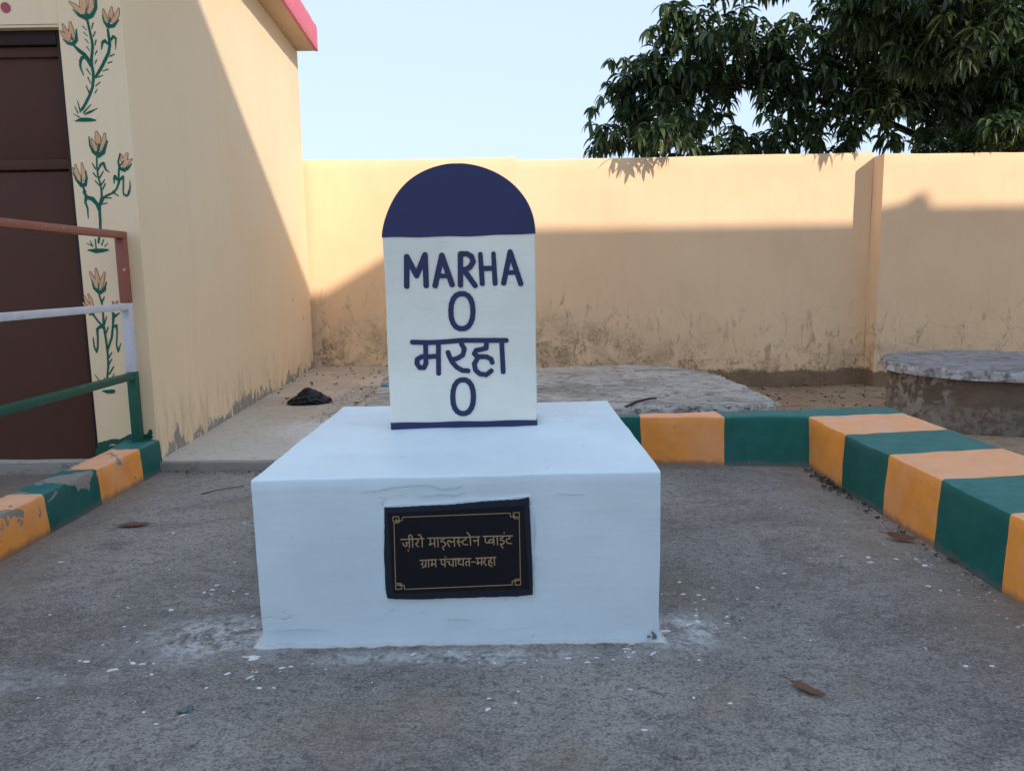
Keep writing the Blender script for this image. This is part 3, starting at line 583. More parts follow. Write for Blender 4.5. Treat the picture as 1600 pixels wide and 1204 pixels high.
F2G=[[(-2419.4,1978,2.5),(-2417.7,1930.5,5.5),(-2402.9,1891.5,8.6),(-2374.1,1870.2,12.9),(-2344.8,1887.7,11.7),(-2317.6,1949.7,5.5)],[(-2377.3,1885.2,6.2),(-2363.4,1935.6,5.5)],[(-2385,1858.5,4.6),(-2388.9,1810.7,4.9),(-2387.7,1756.6,4.9),(-2377.3,1702.3,5),(-2374.5,1664.8,5.6)],[(-2384.9,1786.6,4),(-2366.5,1819.3,6.8),(-2348.7,1828,7.4),(-2339.7,1791.9,5.6),(-2319.5,1776,2.5)],[(-2413.4,1829,3.1),(-2399.5,1795.9,4.3)],[(-2415.4,1775.1,3.1),(-2397.5,1750.8,4.3)],[(-2407.2,1729.9,3.1),(-2386.4,1703.9,3.7)],[(-2354.5,1781.7,3.1),(-2377.7,1747.5,4.3)],[(-2351,1735,2.8),(-2370.5,1708.2,4)],[(-2350.2,1710.9,3.4),(-2365.3,1681,3.4)],[(-2528.9,1782.9,1.9),(-2516.3,1737.6,5.6),(-2488.6,1704,11.1),(-2466.7,1706.7,10.2),(-2454,1742.6,6.2),(-2454.6,1784.7,1.9)],[(-2487.7,1713.1,5),(-2485.2,1755.2,3.7)],[(-2480.2,1694.8,6.2),(-2470.5,1666.3,6.8)],[(-2248.4,1880.2,3.1),(-2263.5,1832.7,4.9),(-2255.9,1796.6,8),(-2233.7,1785.8,10.2),(-2211.1,1795.9,8),(-2185.7,1822.5,2.5)],[(-2249.4,1817.5,4.3),(-2229,1838.1,3.1)],[(-2262,1796.7,5.6),(-2267.3,1754.8,5.6),(-2269,1718.7,6.2),(-2286.4,1679.7,5.3),(-2309.5,1663.8,4.7)],[(-2270,1724.7,5.6),(-2289.2,1752.1,8.7),(-2295.2,1737.2,6.2),(-2297.6,1710.1,1.9)],[(-2266.6,1727.7,6.2),(-2243,1749.9,7.4),(-2242.2,1724.3,4.6),(-2249.1,1662.8,4)],[(-2204.5,1729.7,1.5),(-2206.1,1693.6,4.3),(-2213.5,1662.3,5.6)],[(-2375.1,1664.8,5.6),(-2378.1,1632.2,6),(-2392.9,1592.3,8.2),(-2397.3,1544.9,7.8),(-2397.6,1501,7.5),(-2403.4,1438.6,6.7),(-2420.4,1376.2,6)],[(-2479.1,1666.4,6.7),(-2463.3,1637.1,9.7),(-2430.9,1625.7,13.4),(-2407.5,1596.2,9.7),(-2400.9,1566.9,8.2)],[(-2467.4,1633.6,9.7),(-2475.4,1608.2,6.7),(-2465.4,1575.2,5.2),(-2466.5,1516.7,2.6)],[(-2297.2,1661.8,4.8),(-2335.5,1649.7,6),(-2366.9,1632,7.5),(-2387,1595.9,8.2)],[(-2249.4,1662.8,4.1),(-2244.5,1647.5,5.6),(-2232,1640.8,6),(-2220.1,1649.7,6),(-2215.7,1665.9,6)],[(-2301.5,1654.6,2.6),(-2280.2,1643.3,3.7)],[(-2352.1,1631,3.4),(-2322.4,1629.5,3.4)],[(-2374,1595.7,3),(-2347.2,1602.6,2.6)],[(-2488.3,1373.6,1.9),(-2459.9,1356.5,3)],[(-2468.2,1388,1.9),(-2456.3,1354.6,3.8)],[(-2437.5,1394.9,3),(-2437,1339.4,3.4)],[(-2386.9,1394.1,2.3),(-2403,1361.1,3.8)],[(-2366.4,1371.6,1.5),(-2385,1353.4,3)],[(-2484.6,1332.8,3.8),(-2440,1327.6,13.5),(-2402.2,1329.6,11.3),(-2368,1332.8,5.3)]]
F2P=[[(-2405.4,1962.9,3.7),(-2394.4,1933.1,10.5),(-2386.1,1906.2,12.3)],[(-2373.8,1999.5,6.7),(-2369.3,1971.3,16),(-2367.2,1944.5,13.8)],[(-2326.8,1989.9,4.9),(-2333.9,1955.9,11.7),(-2350.8,1905.6,12.9)],[(-2513,1820.1,3.1),(-2509.2,1779.6,11.1),(-2495,1734.3,13)],[(-2475.1,1828.5,2.5),(-2470.7,1788,10.5),(-2472.5,1742.9,13)],[(-2528,1802.3,1.9),(-2519.6,1767.7,9.3)],[(-2243,1872.7,2.5),(-2240.8,1844.3,9.2)],[(-2207.1,1878.1,4.9),(-2218.2,1855.9,11.7),(-2229.8,1829.1,11.1)],[(-2182.1,1846.3,2.2),(-2208,1831.8,10.5),(-2231.9,1805.2,8)]]
F3G=[[(-2481.5,1165.1,2.1),(-2469.4,1109.9,7.6),(-2440.6,1083.3,11.8),(-2411.4,1098.7,9),(-2394.5,1146.6,2.8)],[(-2446.1,1099.2,4.2),(-2438.5,1143.8,2.8)],[(-2443.4,1068.1,4.9),(-2432.6,1019.5,4.9),(-2430.7,964,5.6),(-2434.2,887.4,6.3),(-2427.9,803.3,6.3),(-2425.1,718.7,6.3),(-2428,648.1,6.3),(-2442.2,570.1,5.6)],[(-2511.8,954.8,4.9),(-2487.1,957.9,6.3)],[(-2490.9,954.5,4.9),(-2463.4,912.3,5.6),(-2438.1,884,6.3)],[(-2432,873.4,7.7),(-2452,884.2,9.1),(-2474.6,867.1,7.7),(-2475.6,818.1,5.6),(-2480.8,761.9,5.6),(-2490.8,730.4,5.6),(-2501.9,762.3,4.9),(-2503.6,818.5,2.8)],[(-2368.7,956,9.1),(-2377.8,893.5,6.3),(-2391.7,816.7,6.3),(-2422.6,746.9,6.3)],[(-2375,963.1,4.9),(-2362.9,942,7.7),(-2333.2,962.4,2.8)],[(-2375.5,879.5,7.7),(-2357.2,889.6,6.3),(-2357.7,844.2,4.2),(-2367.5,774.2,4.2),(-2360.7,731.8,5.6),(-2340.9,780.8,2.1)],[(-2415.2,1057.3,3.5),(-2431.9,1026.4,4.9)],[(-2411.7,942.8,2.8),(-2430.1,894.3,4.9)],[(-2407,880,2.8),(-2424.1,845.3,4.9)],[(-2399.9,725.4,3.5),(-2420,697.5,4.2)],[(-2403.4,686.6,3.5),(-2423.9,655.1,4.2)],[(-2397,640.5,3.5),(-2425.5,598.3,4.9)],[(-2397.3,597.9,2.1),(-2409.8,576.7,2.8)],[(-2514.2,592.6,2.1),(-2489.3,556.6,3.5)],[(-2459.5,574,2.8),(-2453.4,563.2,3.5)],[(-2472.5,493.5,5.7),(-2446,488.8,12),(-2411.9,491.1,12)]]
F3P=[[(-2484.9,1202.9,4.8),(-2471.2,1164.9,10.4),(-2454.9,1116.6,11.8)],[(-2449.8,1222.9,4.1),(-2446.3,1171.4,12.5),(-2440.4,1123.2,11.8)],[(-2402.3,1198.1,4.8),(-2416.4,1157.2,11.1),(-2430.6,1116.2,10.4)],[(-2532.9,1062.6,3.5),(-2522.3,1027.9,9),(-2510.3,1006.9,9.1)],[(-2509.4,1076.1,2.8),(-2496.7,1041.3,7.7),(-2492.6,1010.1,9.1)],[(-2543.5,1024.8,3.5),(-2531.2,1007.2,6.3)],[(-2365.9,1025.4,3.5),(-2364.3,1004.6,5.6)],[(-2341.3,1028.5,4.2),(-2346.9,1004.3,5.6)]]
CLUMPS=[(1.279,10.3,2.831,0.224,13),(1.615,10.5,3.079,0.342,27),(1.512,10.39,3.538,0.209,11),(1.743,10.54,3.771,0.245,15),(1.832,10.56,3.451,0.368,30),(2.09,10.19,3.677,0.411,40),(2.093,10.16,2.968,0.457,45),(2.583,10.69,3.47,0.497,47),(2.561,10.32,4.014,0.528,55),(2.187,10.3,4.246,0.271,20),(3.153,10.8,4.058,0.552,55),(2.745,10.46,2.89,0.357,30),(3.199,10.69,2.816,0.215,13),(3.432,10.46,3.843,0.373,32),(3.65,10.57,3.425,0.295,21),(3.354,10.25,2.766,0.191,11),(3.834,10.56,2.974,0.327,24),(4.061,10.71,4.102,0.598,60),(4.167,10.49,3.441,0.39,32),(4.627,10.63,3.91,0.577,57),(4.315,10.59,2.888,0.328,23),(4.547,10.19,3.172,0.316,23),(5.21,10.64,4.145,0.693,86),(5.508,11.2,4.427,0.666,70),(5.022,10.35,3.355,0.401,40),(5.262,11.2,3.669,0.397,32),(5.854,10.71,3.913,0.697,93),(6.103,11.2,4.165,0.666,75),(5.759,10.62,3.241,0.379,37),(6.51,10.72,3.743,0.715,99),(6.868,11.2,3.985,0.682,80),(6.489,10.75,3.091,0.5,55),(6.715,11.2,3.303,0.476,45),(7.059,10.67,3.396,0.744,93),(7.379,11.2,3.636,0.714,75),(7.228,10.76,4.147,0.75,86),(7.648,11.2,4.394,0.714,70),(4.945,10.21,2.815,0.158,6),(5.415,10.24,2.756,0.19,8),(2.974,10.29,5.066,0.678,35),(4.04,10.78,5.238,0.71,35),(4.807,10.43,5.094,0.687,43),(5.77,10.56,5.127,0.695,43),(6.044,11.2,5.493,0.674,35),(6.628,10.48,5.084,0.69,43),(7.034,11.2,5.478,0.674,35),(7.456,10.38,5.033,0.684,43),(8.065,11.2,5.462,0.674,35),(3.019,10.53,6.067,0.694,35),(3.988,10.74,6.15,0.707,35),(4.832,10.59,6.07,0.698,43),(5.816,10.75,6.131,0.708,43),(6.173,11.2,6.455,0.674,35),(6.753,10.79,6.136,0.711,43),(7.057,11.2,6.442,0.674,35),(7.286,10.26,5.874,0.676,43),(8.071,11.2,6.427,0.674,35),(2.9,10.78,7.165,0.71,35),(3.786,10.74,7.13,0.707,35),(4.588,10.52,6.996,0.693,35),(5.515,10.61,7.035,0.699,43),(5.714,11.2,7.478,0.674,35),(6.449,10.69,7.065,0.704,43),(6.772,11.2,7.462,0.674,35),(7.099,10.34,6.856,0.681,43),(7.534,11.2,7.451,0.674,35),(1.748,9.2,2.763,0.13,12),(5.735,9.3,2.719,0.25,40),(4.62,9.0,3.679,0.45,70),(4.815,8.6,3.689,0.5,80),(4.122,9.2,4.088,0.4,60),(3.21,6.7,5.48,0.62,46),(3.18,7.76,4.68,0.62,46),(3.88,6.61,5.68,0.62,46),(3.73,7.85,4.65,0.62,46),(5.13,6.43,5.68,0.62,46),(5.29,7.8,4.89,0.62,46),(7.89,6.33,5.61,0.62,46),(7.72,7.68,4.74,0.62,46),(9.07,6.36,5.47,0.62,46),(9.22,7.73,4.88,0.62,46),(10.24,6.45,5.58,0.62,46),(10.01,7.86,4.79,0.62,46),(11.04,6.55,5.7,0.62,46),(11.0,7.77,4.82,0.62,46)]
FRINGE=[(1.946,10.0,4.411,9),(2.026,10.0,4.306,9),(2.153,10.0,4.245,9),(1.838,10.0,4.16,9),(1.295,10.0,3.778,9),(1.454,10.0,3.79,9),(1.744,10.0,4.117,9),(2.123,10.0,4.096,9),(2.363,10.0,3.957,9),(1.056,10.0,3.202,9),(1.176,10.0,3.338,9),(1.032,10.0,3.033,9),(1.16,10.0,2.837,9),(1.321,10.0,2.912,9),(1.659,10.0,2.946,9),(3.157,10.0,3.369,9),(3.18,10.0,3.115,9),(3.342,10.0,3.059,9),(3.523,10.0,4.283,9),(2.911,10.0,2.678,9),(5.009,8.9,3.604,11),(4.134,8.9,3.871,11),(4.561,8.9,3.784,11),(4.443,8.9,3.384,11),(1.671,9.18,2.754,8),(2.081,9.2,2.744,7),(1.926,9.16,2.689,8),(1.74,9.15,2.676,8),(1.859,9.2,2.797,8),(1.523,9.18,2.713,6)]
DRIPS=[(-1.316,2.209,0.007,1.24,-0.16),(-1.208,2.156,0.0075,1.98,0.02),(-1.167,2.196,0.0069,1.55,-0.39),(-1.135,2.188,0.0061,1.42,0.06),(-1.102,2.19,0.0046,1.02,0.09),(-1.077,2.125,0.0045,1.63,-0.35),(-1.214,2.573,0.0072,1.63,-0.03),(-1.137,2.743,0.0058,1.68,-0.12),(-1.136,2.785,0.0058,1.71,0.19),(-1.05,2.727,0.0057,1.02,-0.35),(-1.157,2.72,0.0048,1.68,0.37),(-0.853,2.122,0.0067,1.25,-0.03),(-0.701,2.151,0.006,1.59,-0.14),(-0.675,2.158,0.0045,1.36,-0.15),(-0.732,2.04,0.005,1.37,0.08),(-0.69,2.039,0.0043,1.3,-0.1),(-0.885,2.045,0.0036,1.77,-0.38),(-0.81,2.224,0.0093,1.57,0.19),(0.157,2.181,0.0069,1.31,-0.22),(0.213,2.156,0.0045,1.8,-0.21),(0.291,2.169,0.0046,1.19,-0.05),(0.242,2.182,0.0038,1.7,-0.32),(0.605,2.416,0.0076,1.32,-0.13),(0.611,2.46,0.0052,1.83,-0.05),(0.66,2.626,0.0046,1.86,-0.26),(0.669,2.587,0.0045,1.34,0.12),(0.607,2.634,0.0055,1.88,-0.04),(0.617,2.744,0.0058,1.23,-0.3),(0.622,2.505,0.0035,1.53,-0.25),(0.546,2.157,0.0038,1.81,0.27),(1.427,2.966,0.0083,1.18,-0.18),(1.41,2.911,0.0061,1.81,0.11),(1.526,2.94,0.0051,1.81,-0.12),(1.606,2.937,0.0062,1.13,-0.17),(1.603,2.869,0.008,1.79,-0.18),(1.51,2.672,0.0065,1.35,-0.07),(1.327,2.985,0.0042,1.42,-0.07),(0.574,1.923,0.0034,1.92,-0.28),(1.534,2.631,0.0046,1.0,0.35),(-1.339,2.005,0.0028,1.88,0.39),(-1.628,2.547,0.0036,1.43,0.36),(-1.884,3.054,0.0053,1.93,-0.22),(-0.802,2.212,0.0108,1.75,0.27),(0.485,2.351,0.0082,1.66,0.02),(0.025,2.158,0.0038,1.29,-0.13),(-0.907,2.51,0.0062,1.23,-0.35),(-1.006,1.925,0.004,1.59,-0.17),(-0.894,1.935,0.0047,1.81,-0.36),(1.386,2.096,0.0044,1.9,0.15),(1.312,2.098,0.0044,1.92,0.32),(0.323,1.807,0.0038,1.9,0.06)]
CRACKS=[[[(-473.3,495.8,0.7),(-418.0,501.0,1.6),(-374.4,510.4,1.6),(-319.2,515.6,1.6),(-264.1,516.7,1.6),(-221.3,501.8,1.6),(-178.0,505.1,1.6),(-158.1,514.9,0.7)]],[[(-418.8,480.7,0.7),(-387.5,476.1,0.7)]],[[(-290.8,480.6,0.7),(-221.8,485.6,1.6),(-178.6,480.8,1.6),(-146.8,492.5,0.7)]],[[(-113.2,500.0,0.7),(-99.7,491.7,0.7)]],[[(-399.4,474.3,0.7),(-407.8,460.2,1.6),(-400.3,451.9,0.7)]],[[(-405.9,106.6,0.7),(-389.5,114.8,1.6),(-373.3,116.7,0.7)]],[[(-303.2,107.0,0.7),(-277.2,102.3,0.7)]],[[(-217.5,77.9,0.7),(-183.2,79.4,1.6),(-136.9,74.4,0.7)]],[[(79.9,164.0,0.7),(94.0,174.3,0.7)]],[[(-697.5,358.5,0.7),(-677.9,354.0,0.7)]],[[(62.8,423.8,0.7),(64.1,362.2,1.6),(59.4,300.3,0.7)]],[[(67.1,279.4,0.7),(66.8,248.1,0.7)]],[[(-779.7,51.1,0.7),(-678.6,53.7,1.6),(-577.8,49.8,0.7)]],[[(132.4,483.8,0.7),(191.5,476.7,1.6),(221.0,480.3,0.7)]]]
# ------------------------------------------------------------------ ground, paving, floor
def zyard(x, y):
    r = math.hypot(x, y)
    z = -0.285
    if y < 9: z += 0.08 * max(0, min(1, (8.5 - y) / 3))
    if r < 25: z += nv((x, y, 0), 1.2).z * 0.03 + nv((x, y, 0), 6).z * 0.012
    return z
g = grid('ground', -60, 60, -50, 130, 120, 150, lambda x, y: -0.42, M['earth']); tag(g, kind='structure')
g = grid('yard_ground', 0.35, 16, -3, 9.7, 220, 180, zyard, M['earth']); tag(g, kind='structure')
p = sweep('paved_ground', [[(x, -2.6, -.40), (x, -2.6, 0), (x, 4.66, 0), (x, 4.66, -.40)] for x in (-4.6, 2.36)], res=1.2, r=.004, amp=0, mat=M['pave'])
tag(p, kind='structure')
fl = sweep('raised_floor', [[(x, 4.56, -.30), (x, 4.548, .055), (x, 9.52, .055), (x, 9.52, -.30)] for x in (-3.2, -2.17, -1.5, -.8, .36)], res=.09, r=.01, amp=.006, s=5, mat=M['floor'])
tag(fl, kind='structure')

# ------------------------------------------------------------------ boundary wall
bw = tag(empty('boundary_wall', (1, 9.5, 0)), 'long cream plastered boundary wall with mould at its foot behind the milestone', 'wall')
def par(o, e):
    o.parent = e; o.matrix_parent_inverse = Matrix.Translation(-e.location); return o
def wl(x, y, z1, t=.16): return [(x, y, -.6), (x, y, z1), (x, y + t, z1), (x, y + t, -.6)]
w1 = sweep('wall_panel', [wl(x, 9.488, z) for x, z in ((-5.5, 2.55), (-2.6, 2.548), (-1.2, 2.536), (.085, 2.545))], res=.12, r=.02, amp=.006, s=3, mat=M['wall'])
w2 = sweep('wall_panel', [wl(x, 9.5, z) for x, z in ((.086, 2.512), (1.6, 2.515), (3.0, 2.53), (4.383, 2.535))], res=.12, r=.02, amp=.006, s=3, mat=M['wall'])
w3 = sweep('wall_panel', [wl(x, 9.232, z, .42) for x, z in ((4.385, 2.478), (6.4, 2.468), (16, 2.46))], res=.12, r=.02, amp=.006, s=3, mat=M['wall'])
for w in (w1, w2, w3): par(w, bw)

# ------------------------------------------------------------------ left building
SN = Vector((.9985, .055, 0))
bl = tag(empty('gate_house', (-2.3, 4.6, 0)), 'cream plastered building with brown steel gate, painted flowers and pink edged roof', 'building')
L = outline_wall('corner_wall', [(-2.535, 4.6), (-2.172, 4.6), (-2.437, 9.4), (-2.667, 9.4), (-2.42, 4.85), (-2.535, 4.85)], -.1, 3.752, .12, .0005, M['bld']); par(L, bl)
L = outline_wall('lintel_wall', [(-7, 4.602), (-2.537, 4.602), (-2.537, 4.85), (-7, 4.85)], 2.595, 3.751, .15, .0005, M['bld'])
par(L, bl)
L = box('lintel_soffit', -4.02, -2.54, 4.606, 4.84, 2.58, 2.594, M['bld'], None, 0); par(L, bl)
L = outline_wall('front_wall', [(-7, 4.601), (-4.02, 4.601), (-4.02, 4.85), (-7, 4.85)], -.1, 2.593, .3, .002, M['bld']); par(L, bl)
L = box('rear_wall', -7, -2.67, 9.17, 9.4, -.1, 3.75, M['bld'], None, 0); par(L, bl)
L = box('end_wall', -7.25, -7.0, 4.6, 9.4, -.1, 3.75, M['bld'], None, 0); par(L, bl)
# roof slab with pink fascia
def rf(x0, y): # eave line parallel to the side wall
    return -2.196 - (y - 9.4) * .055
ro = bmesh.new()
def prism(name, poly, z0, z1, mat, bev=.006):
    bm = bmesh.new()
    b = [bm.verts.new((x, y, z0)) for x, y in poly]; t = [bm.verts.new((x, y, z1)) for x, y in poly]
    bm.faces.new(b[::-1]); bm.faces.new(t)
    for i in range(len(poly)):
        k = (i + 1) % len(poly); bm.faces.new((b[i], b[k], t[k], t[i]))
    if bev: bmesh.ops.bevel(bm, geom=bm.edges[:], offset=bev, segments=2, affect='EDGES')
    me = bpy.data.meshes.new(name); bm.to_mesh(me); bm.free(); return link(name, me, mat, None, 35)
ro.free()
ya, yb = 4.33, 9.40
L = prism('roof_slab', [(-7.4, ya + .03), (rf(0, ya) - .03, ya + .03), (rf(0, yb) - .03, yb - .006), (-7.4, yb - .006)], 3.757, 4.0, M['soffit'], .0); par(L, bl)
L = sweep('fascia', [[(rf(0, y) - .028, y, 3.755), (rf(0, y), y, 3.757), (rf(0, y), y, 4.03), (rf(0, y) - .028, y, 4.03)][::-1] for y in (ya, 5.5, 7, 8.3, yb)], res=.07, r=.004, amp=.006, s=6, mat=M['pink']); par(L, bl)
L = box('fascia', -7.4, rf(0, ya) - .03, ya - .002, ya + .028, 3.755, 4.03, M['pink'], None, 0); par(L, bl)
# steel gate: frame, leaf panels, rails
GX0, GX1 = -4.0, -2.54
L = box('gate_frame', GX1 - .045, GX1 - .002, 4.655, 4.72, -.02, 2.578, M['gatedark']); par(L, bl)
L = box('gate_head', GX0, GX1 - .047, 4.655, 4.74, 2.50, 2.577, M['gatedark']); par(L, bl)
gt = empty('gate', (-3.2, 4.7, 0)); gt.parent = bl; gt.matrix_parent_inverse = Matrix.Translation(-bl.location)
def gp(name, x0, x1, y0, y1, z0, z1, mat):
    o = box(name, x0, x1, y0, y1, z0, z1, mat, None, .003); o.parent = gt
    o.matrix_parent_inverse = Matrix.Translation(-Vector((-3.2, 4.7, 0)))
gp('upper_panel', -3.32, GX1 - .049, 4.70, 4.712, 1.865, 2.44, M['gate'])
gp('upper_rail', -3.32, GX1 - .049, 4.682, 4.714, 2.44, 2.496, M['gate'])
gp('middle_rail', -3.32, GX1 - .049, 4.676, 4.714, 1.808, 1.865, M['gate'])
gp('lower_panel', -3.32, GX1 - .049, 4.69, 4.704, .052, 1.796, M['gate'])
gp('bottom_rail', -3.32, GX1 - .049, 4.680, 4.706, -.01, .048, M['gate'])
gp('side_panel', -3.995, -3.34, 4.70, 4.712, -.01, 2.49, M['gate'])
# painted flowers on the strip beside the gate
for g_, p_ in ((F1G, F1P), (F2G, F2P), (F3G, F3P)):
    fg = brush('painted_flower', g_, 4.5979, .0022, M['stem'], None, 0, .0012, .0005); par(fg, bl)
    for k in range(0, len(p_), 3):
        a = brush('petal_outline', p_[k:k + 3], 4.5988, .0026, M['petline'], None, .0028, .0006, .0005)
        b = brush('petals', p_[k:k + 3], 4.5984, .0026, M['petal'], None, -.0008, .0006, .0007)
        for o in (a, b): o.parent = fg
d = brush('painted_dot', [[(-2825, 2688, 26), (-2822, 2684, 27)]], 4.5985, .003, M['dot']); par(d, bl)
d = brush('paint_smear', [[(-2520, 160, 18), (-2440, 185, 14), (-2390, 170, 26), (-2330, 195, 30), (-2250, 205, 20)], [(-2520, 120, 30), (-2400, 120, 40), (-2300, 130, 40)], [(-2520, 70, 30), (-2400, 60, 40), (-2230, 70, 40)], [(-2255, 190, 26), (-2215, 210, 18), (-2205, 245, 9)]], 4.595, .004, M['rgreen'], None, 0, .001, .003); par(d, bl)
# deep strip of mortar run on the corner
d = brush('mortar_drip', [[(-2185, 160, 6), (-2180, 90, 8), (-2174, 20, 6)], [(-2192, 190, 4), (-2184, 150, 6)]], 4.594, .003, M['bld'], None, 0, .003, .002); par(d, bl)

# ------------------------------------------------------------------ kerbs
kr = tag(empty('kerb_wall', (1.9, 4.5, 0)), 'knee high L shaped kerb wall with orange and green painted bands, right of plinth', 'kerb')
WB = [rng.uniform(-.012, .012) for _ in range(80)]
def far(x):
    yb = 4.48 - .155 * (x - 1.257) if x <= 1.76 else 4.40
    yt = 4.554 - .065 * (x - .78) if x <= 1.766 else 4.49 + (x - 1.766) * .09
    yk = 4.66 + .082 * (x - .8)
    return [(x, yb, -.02), (x, yt, .29), (x, yk, .29), (x, yk + .005, -.40)]
K = dict(res=.035, r=.013, amp=.0045, s=7)
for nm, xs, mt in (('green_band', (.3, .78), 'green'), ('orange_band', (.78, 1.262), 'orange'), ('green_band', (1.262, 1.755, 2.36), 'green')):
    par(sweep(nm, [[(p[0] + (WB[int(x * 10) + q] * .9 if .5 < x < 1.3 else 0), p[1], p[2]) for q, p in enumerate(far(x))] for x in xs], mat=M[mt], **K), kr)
ti = [(1.76, 4.487), (1.747, 3.955), (1.754, 3.504), (1.757, 3.065), (1.745, 2.605), (1.76, 2.14), (1.75, 1.68), (1.76, 1.22), (1.76, .76), (1.76, .3), (1.76, -.16), (1.76, -.62)]
for k in range(len(ti) - 1):
    def stn(q):
        x, y = q; w = ti.index(q) * 3; return [(x - .016, y - .004 + WB[w] if y < 4.4 else 4.41, -.02), (x, y, .29), (2.357, y + .095 + WB[w + 1] * 1.5 if y < 4.4 else 4.541, .29), (2.36, y + .10 if y < 4.4 else 4.541, -.40)]
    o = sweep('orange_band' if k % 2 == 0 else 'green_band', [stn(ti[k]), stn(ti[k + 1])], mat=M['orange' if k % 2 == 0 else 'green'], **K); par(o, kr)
kl = tag(empty('ramp_kerb', (-2.2, 4, 0)), 'low flaking orange and green kerb under the three bar railing', 'kerb')
tl = [4.592, 4.335, 3.868, 3.415, 2.95, 2.49, 2.03, 1.57, 1.11, .65, .19]
for k in range(len(tl) - 1):
    def stn(y): return [(-2.14, y + (WB[40 + tl.index(y)] if y < 4.5 else 0), -.02), (-2.155 + .0 * y, y, .19), (-2.33 if y < 4.5 else -2.38, y, .19), (-2.335 if y < 4.5 else -2.385, y, -.02)]
    c = ('green_band', 'green') if k == 0 else (('orange_band', 'orange_p') if k % 2 else ('green_band', 'green_p'))
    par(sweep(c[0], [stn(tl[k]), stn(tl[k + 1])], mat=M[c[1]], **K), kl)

# ------------------------------------------------------------------ railing
rl = tag(empty('railing', (-2.25, 4.4, 0.19)), 'three bar handrail painted red brown, silver and green on the low kerb', 'railing')
PX0, PX1 = -2.278, -2.226
def post(nm, y, z0, z1, mt):
    return par(box(nm, PX0, PX1, y - .052, y, z0, z1, M[mt], None, .004), rl)
for y in (4.555, 2.35, .6):
    post('post_foot', y, .18, .615, 'rgreen'); post('post_middle', y, .616, 1.022, 'silver'); post('post_head', y, 1.023, 1.392, 'rust')
par(box('top_rail', PX0 - .001, PX1 + .001, .2, 4.556, 1.393, 1.433, M['rust'], None, .005), rl)
segs = ((4.502, 2.351), (2.297, .601))
for a, b in segs:
    par(box('middle_rail', PX0 + .004, PX1 - .002, b, a, .982, 1.019, M['silver'], None, .004), rl)
    par(box('lower_rail', PX0 + .004, PX1 - .002, b, a, .572, .612, M['rgreen'], None, .004), rl)
par(box('base_drip', PX0 - .012, PX1 + .02, 4.50, 4.58, .188, .198, M['rgreen'], None, .003), rl)

# ------------------------------------------------------------------ plinth, plaque, milestone
PZ = .545
pl = tag(empty('plinth', (-.18, 2.96, 0)), 'square white painted masonry plinth with a black plaque on its front face', 'plinth')
def pst(x, yb, yt, xo=0):
    return [(x + xo, 2.295, -.02), (x, 2.292, yt), (x, yb, yt), (x, yb, -.02)]
o = sweep('block', [pst(-.806, 3.632, .538, .006), pst(-.5, 3.63, .54), pst(.1, 3.625, .545), pst(.452, 3.62, .548)], res=.03, r=.009, amp=.0032, s=5, mat=M['plinth']); par(o, pl)
def pprism(name, pts, y0, y1, mat):
    V = [(x, y0, z) for x, z in pts] + [(x, y1, z) for x, z in pts]; n = len(pts)
    Fc = [tuple(range(n)), tuple(range(2 * n - 1, n - 1, -1))] + [(i, (i + 1) % n, n + (i + 1) % n, n + i) for i in range(n)]
    me = mesh(name, V, Fc); bm = bmesh.new(); bm.from_mesh(me); bmesh.ops.recalc_face_normals(bm, faces=bm.faces); bm.to_mesh(me); bm.free()
    return link(name, me, mat)
pts = []
oo = [(x / 1000, z / 1000) for x, z in PL_OUT]
for i in range(len(oo)):
    a = oo[i]; b = oo[(i + 1) % len(oo)]; k = max(1, int(math.dist(a, b) / .012))
    for j in range(k):
        p = lerp(a, b, j / k); v = nv((p[0], 0, p[1]), 45) * .0022; pts.append((p[0] + v.x, p[1] + v.z))
plq = par(pprism('plaque', pts, 2.2805, 2.31, M['plaque']), pl)
inner = [(-.388, .432), (-.388, .431), (.030, .449), (.031, .448), (.044, .182), (.043, .181), (-.380, .172), (-.381, .173)]
par(pprism('granite_face', inner, 2.2795, 2.2815, M['granite']), pl).parent = plq
bpy.data.objects['granite_face'].matrix_parent_inverse = Matrix.Identity(4)
for o in [bpy.data.objects['granite_face']]: o.parent = plq; o.matrix_parent_inverse = plq.matrix_parent_inverse.inverted() @ Matrix.Translation(-pl.location) if False else Matrix.Identity(4)
for k, s in PL.items():
    nm = 'engraved_border' if k == 'border' else ('dash' if k == 'dash' else 'word')
    s = [[(x, z, r * .86) for x, z, r in st] for st in s]
    o = brush(nm, s, 2.2785, .0011, M['gold'], None, 0, .0008); o.parent = plq
# thin raised collar of wet paint round the plaque
ring = [(x, z) for x, z in oo]
st = [[(x * 1000 + (4 if x > -.17 else -4), z * 1000 + (4 if z > .31 else -4), 2.6 + 1.4 * math.sin(i * 2.1)) for i, (x, z) in enumerate(ring + ring[:1])]]
par(brush('paint_collar', st, 2.2865, .002, M['plinth'], None, 0, .006, .001), pl)
# small gouge at the lower right corner of the block
chip_ = brush('chipped_corner', [[(428, 34, 2), (434, 24, 3), (438, 12, 6)], [(418, 12, 2), (440, 9, 5)]], 2.2855, .003, M['pebble'], None, 0, .004, .003); par(chip_, pl)

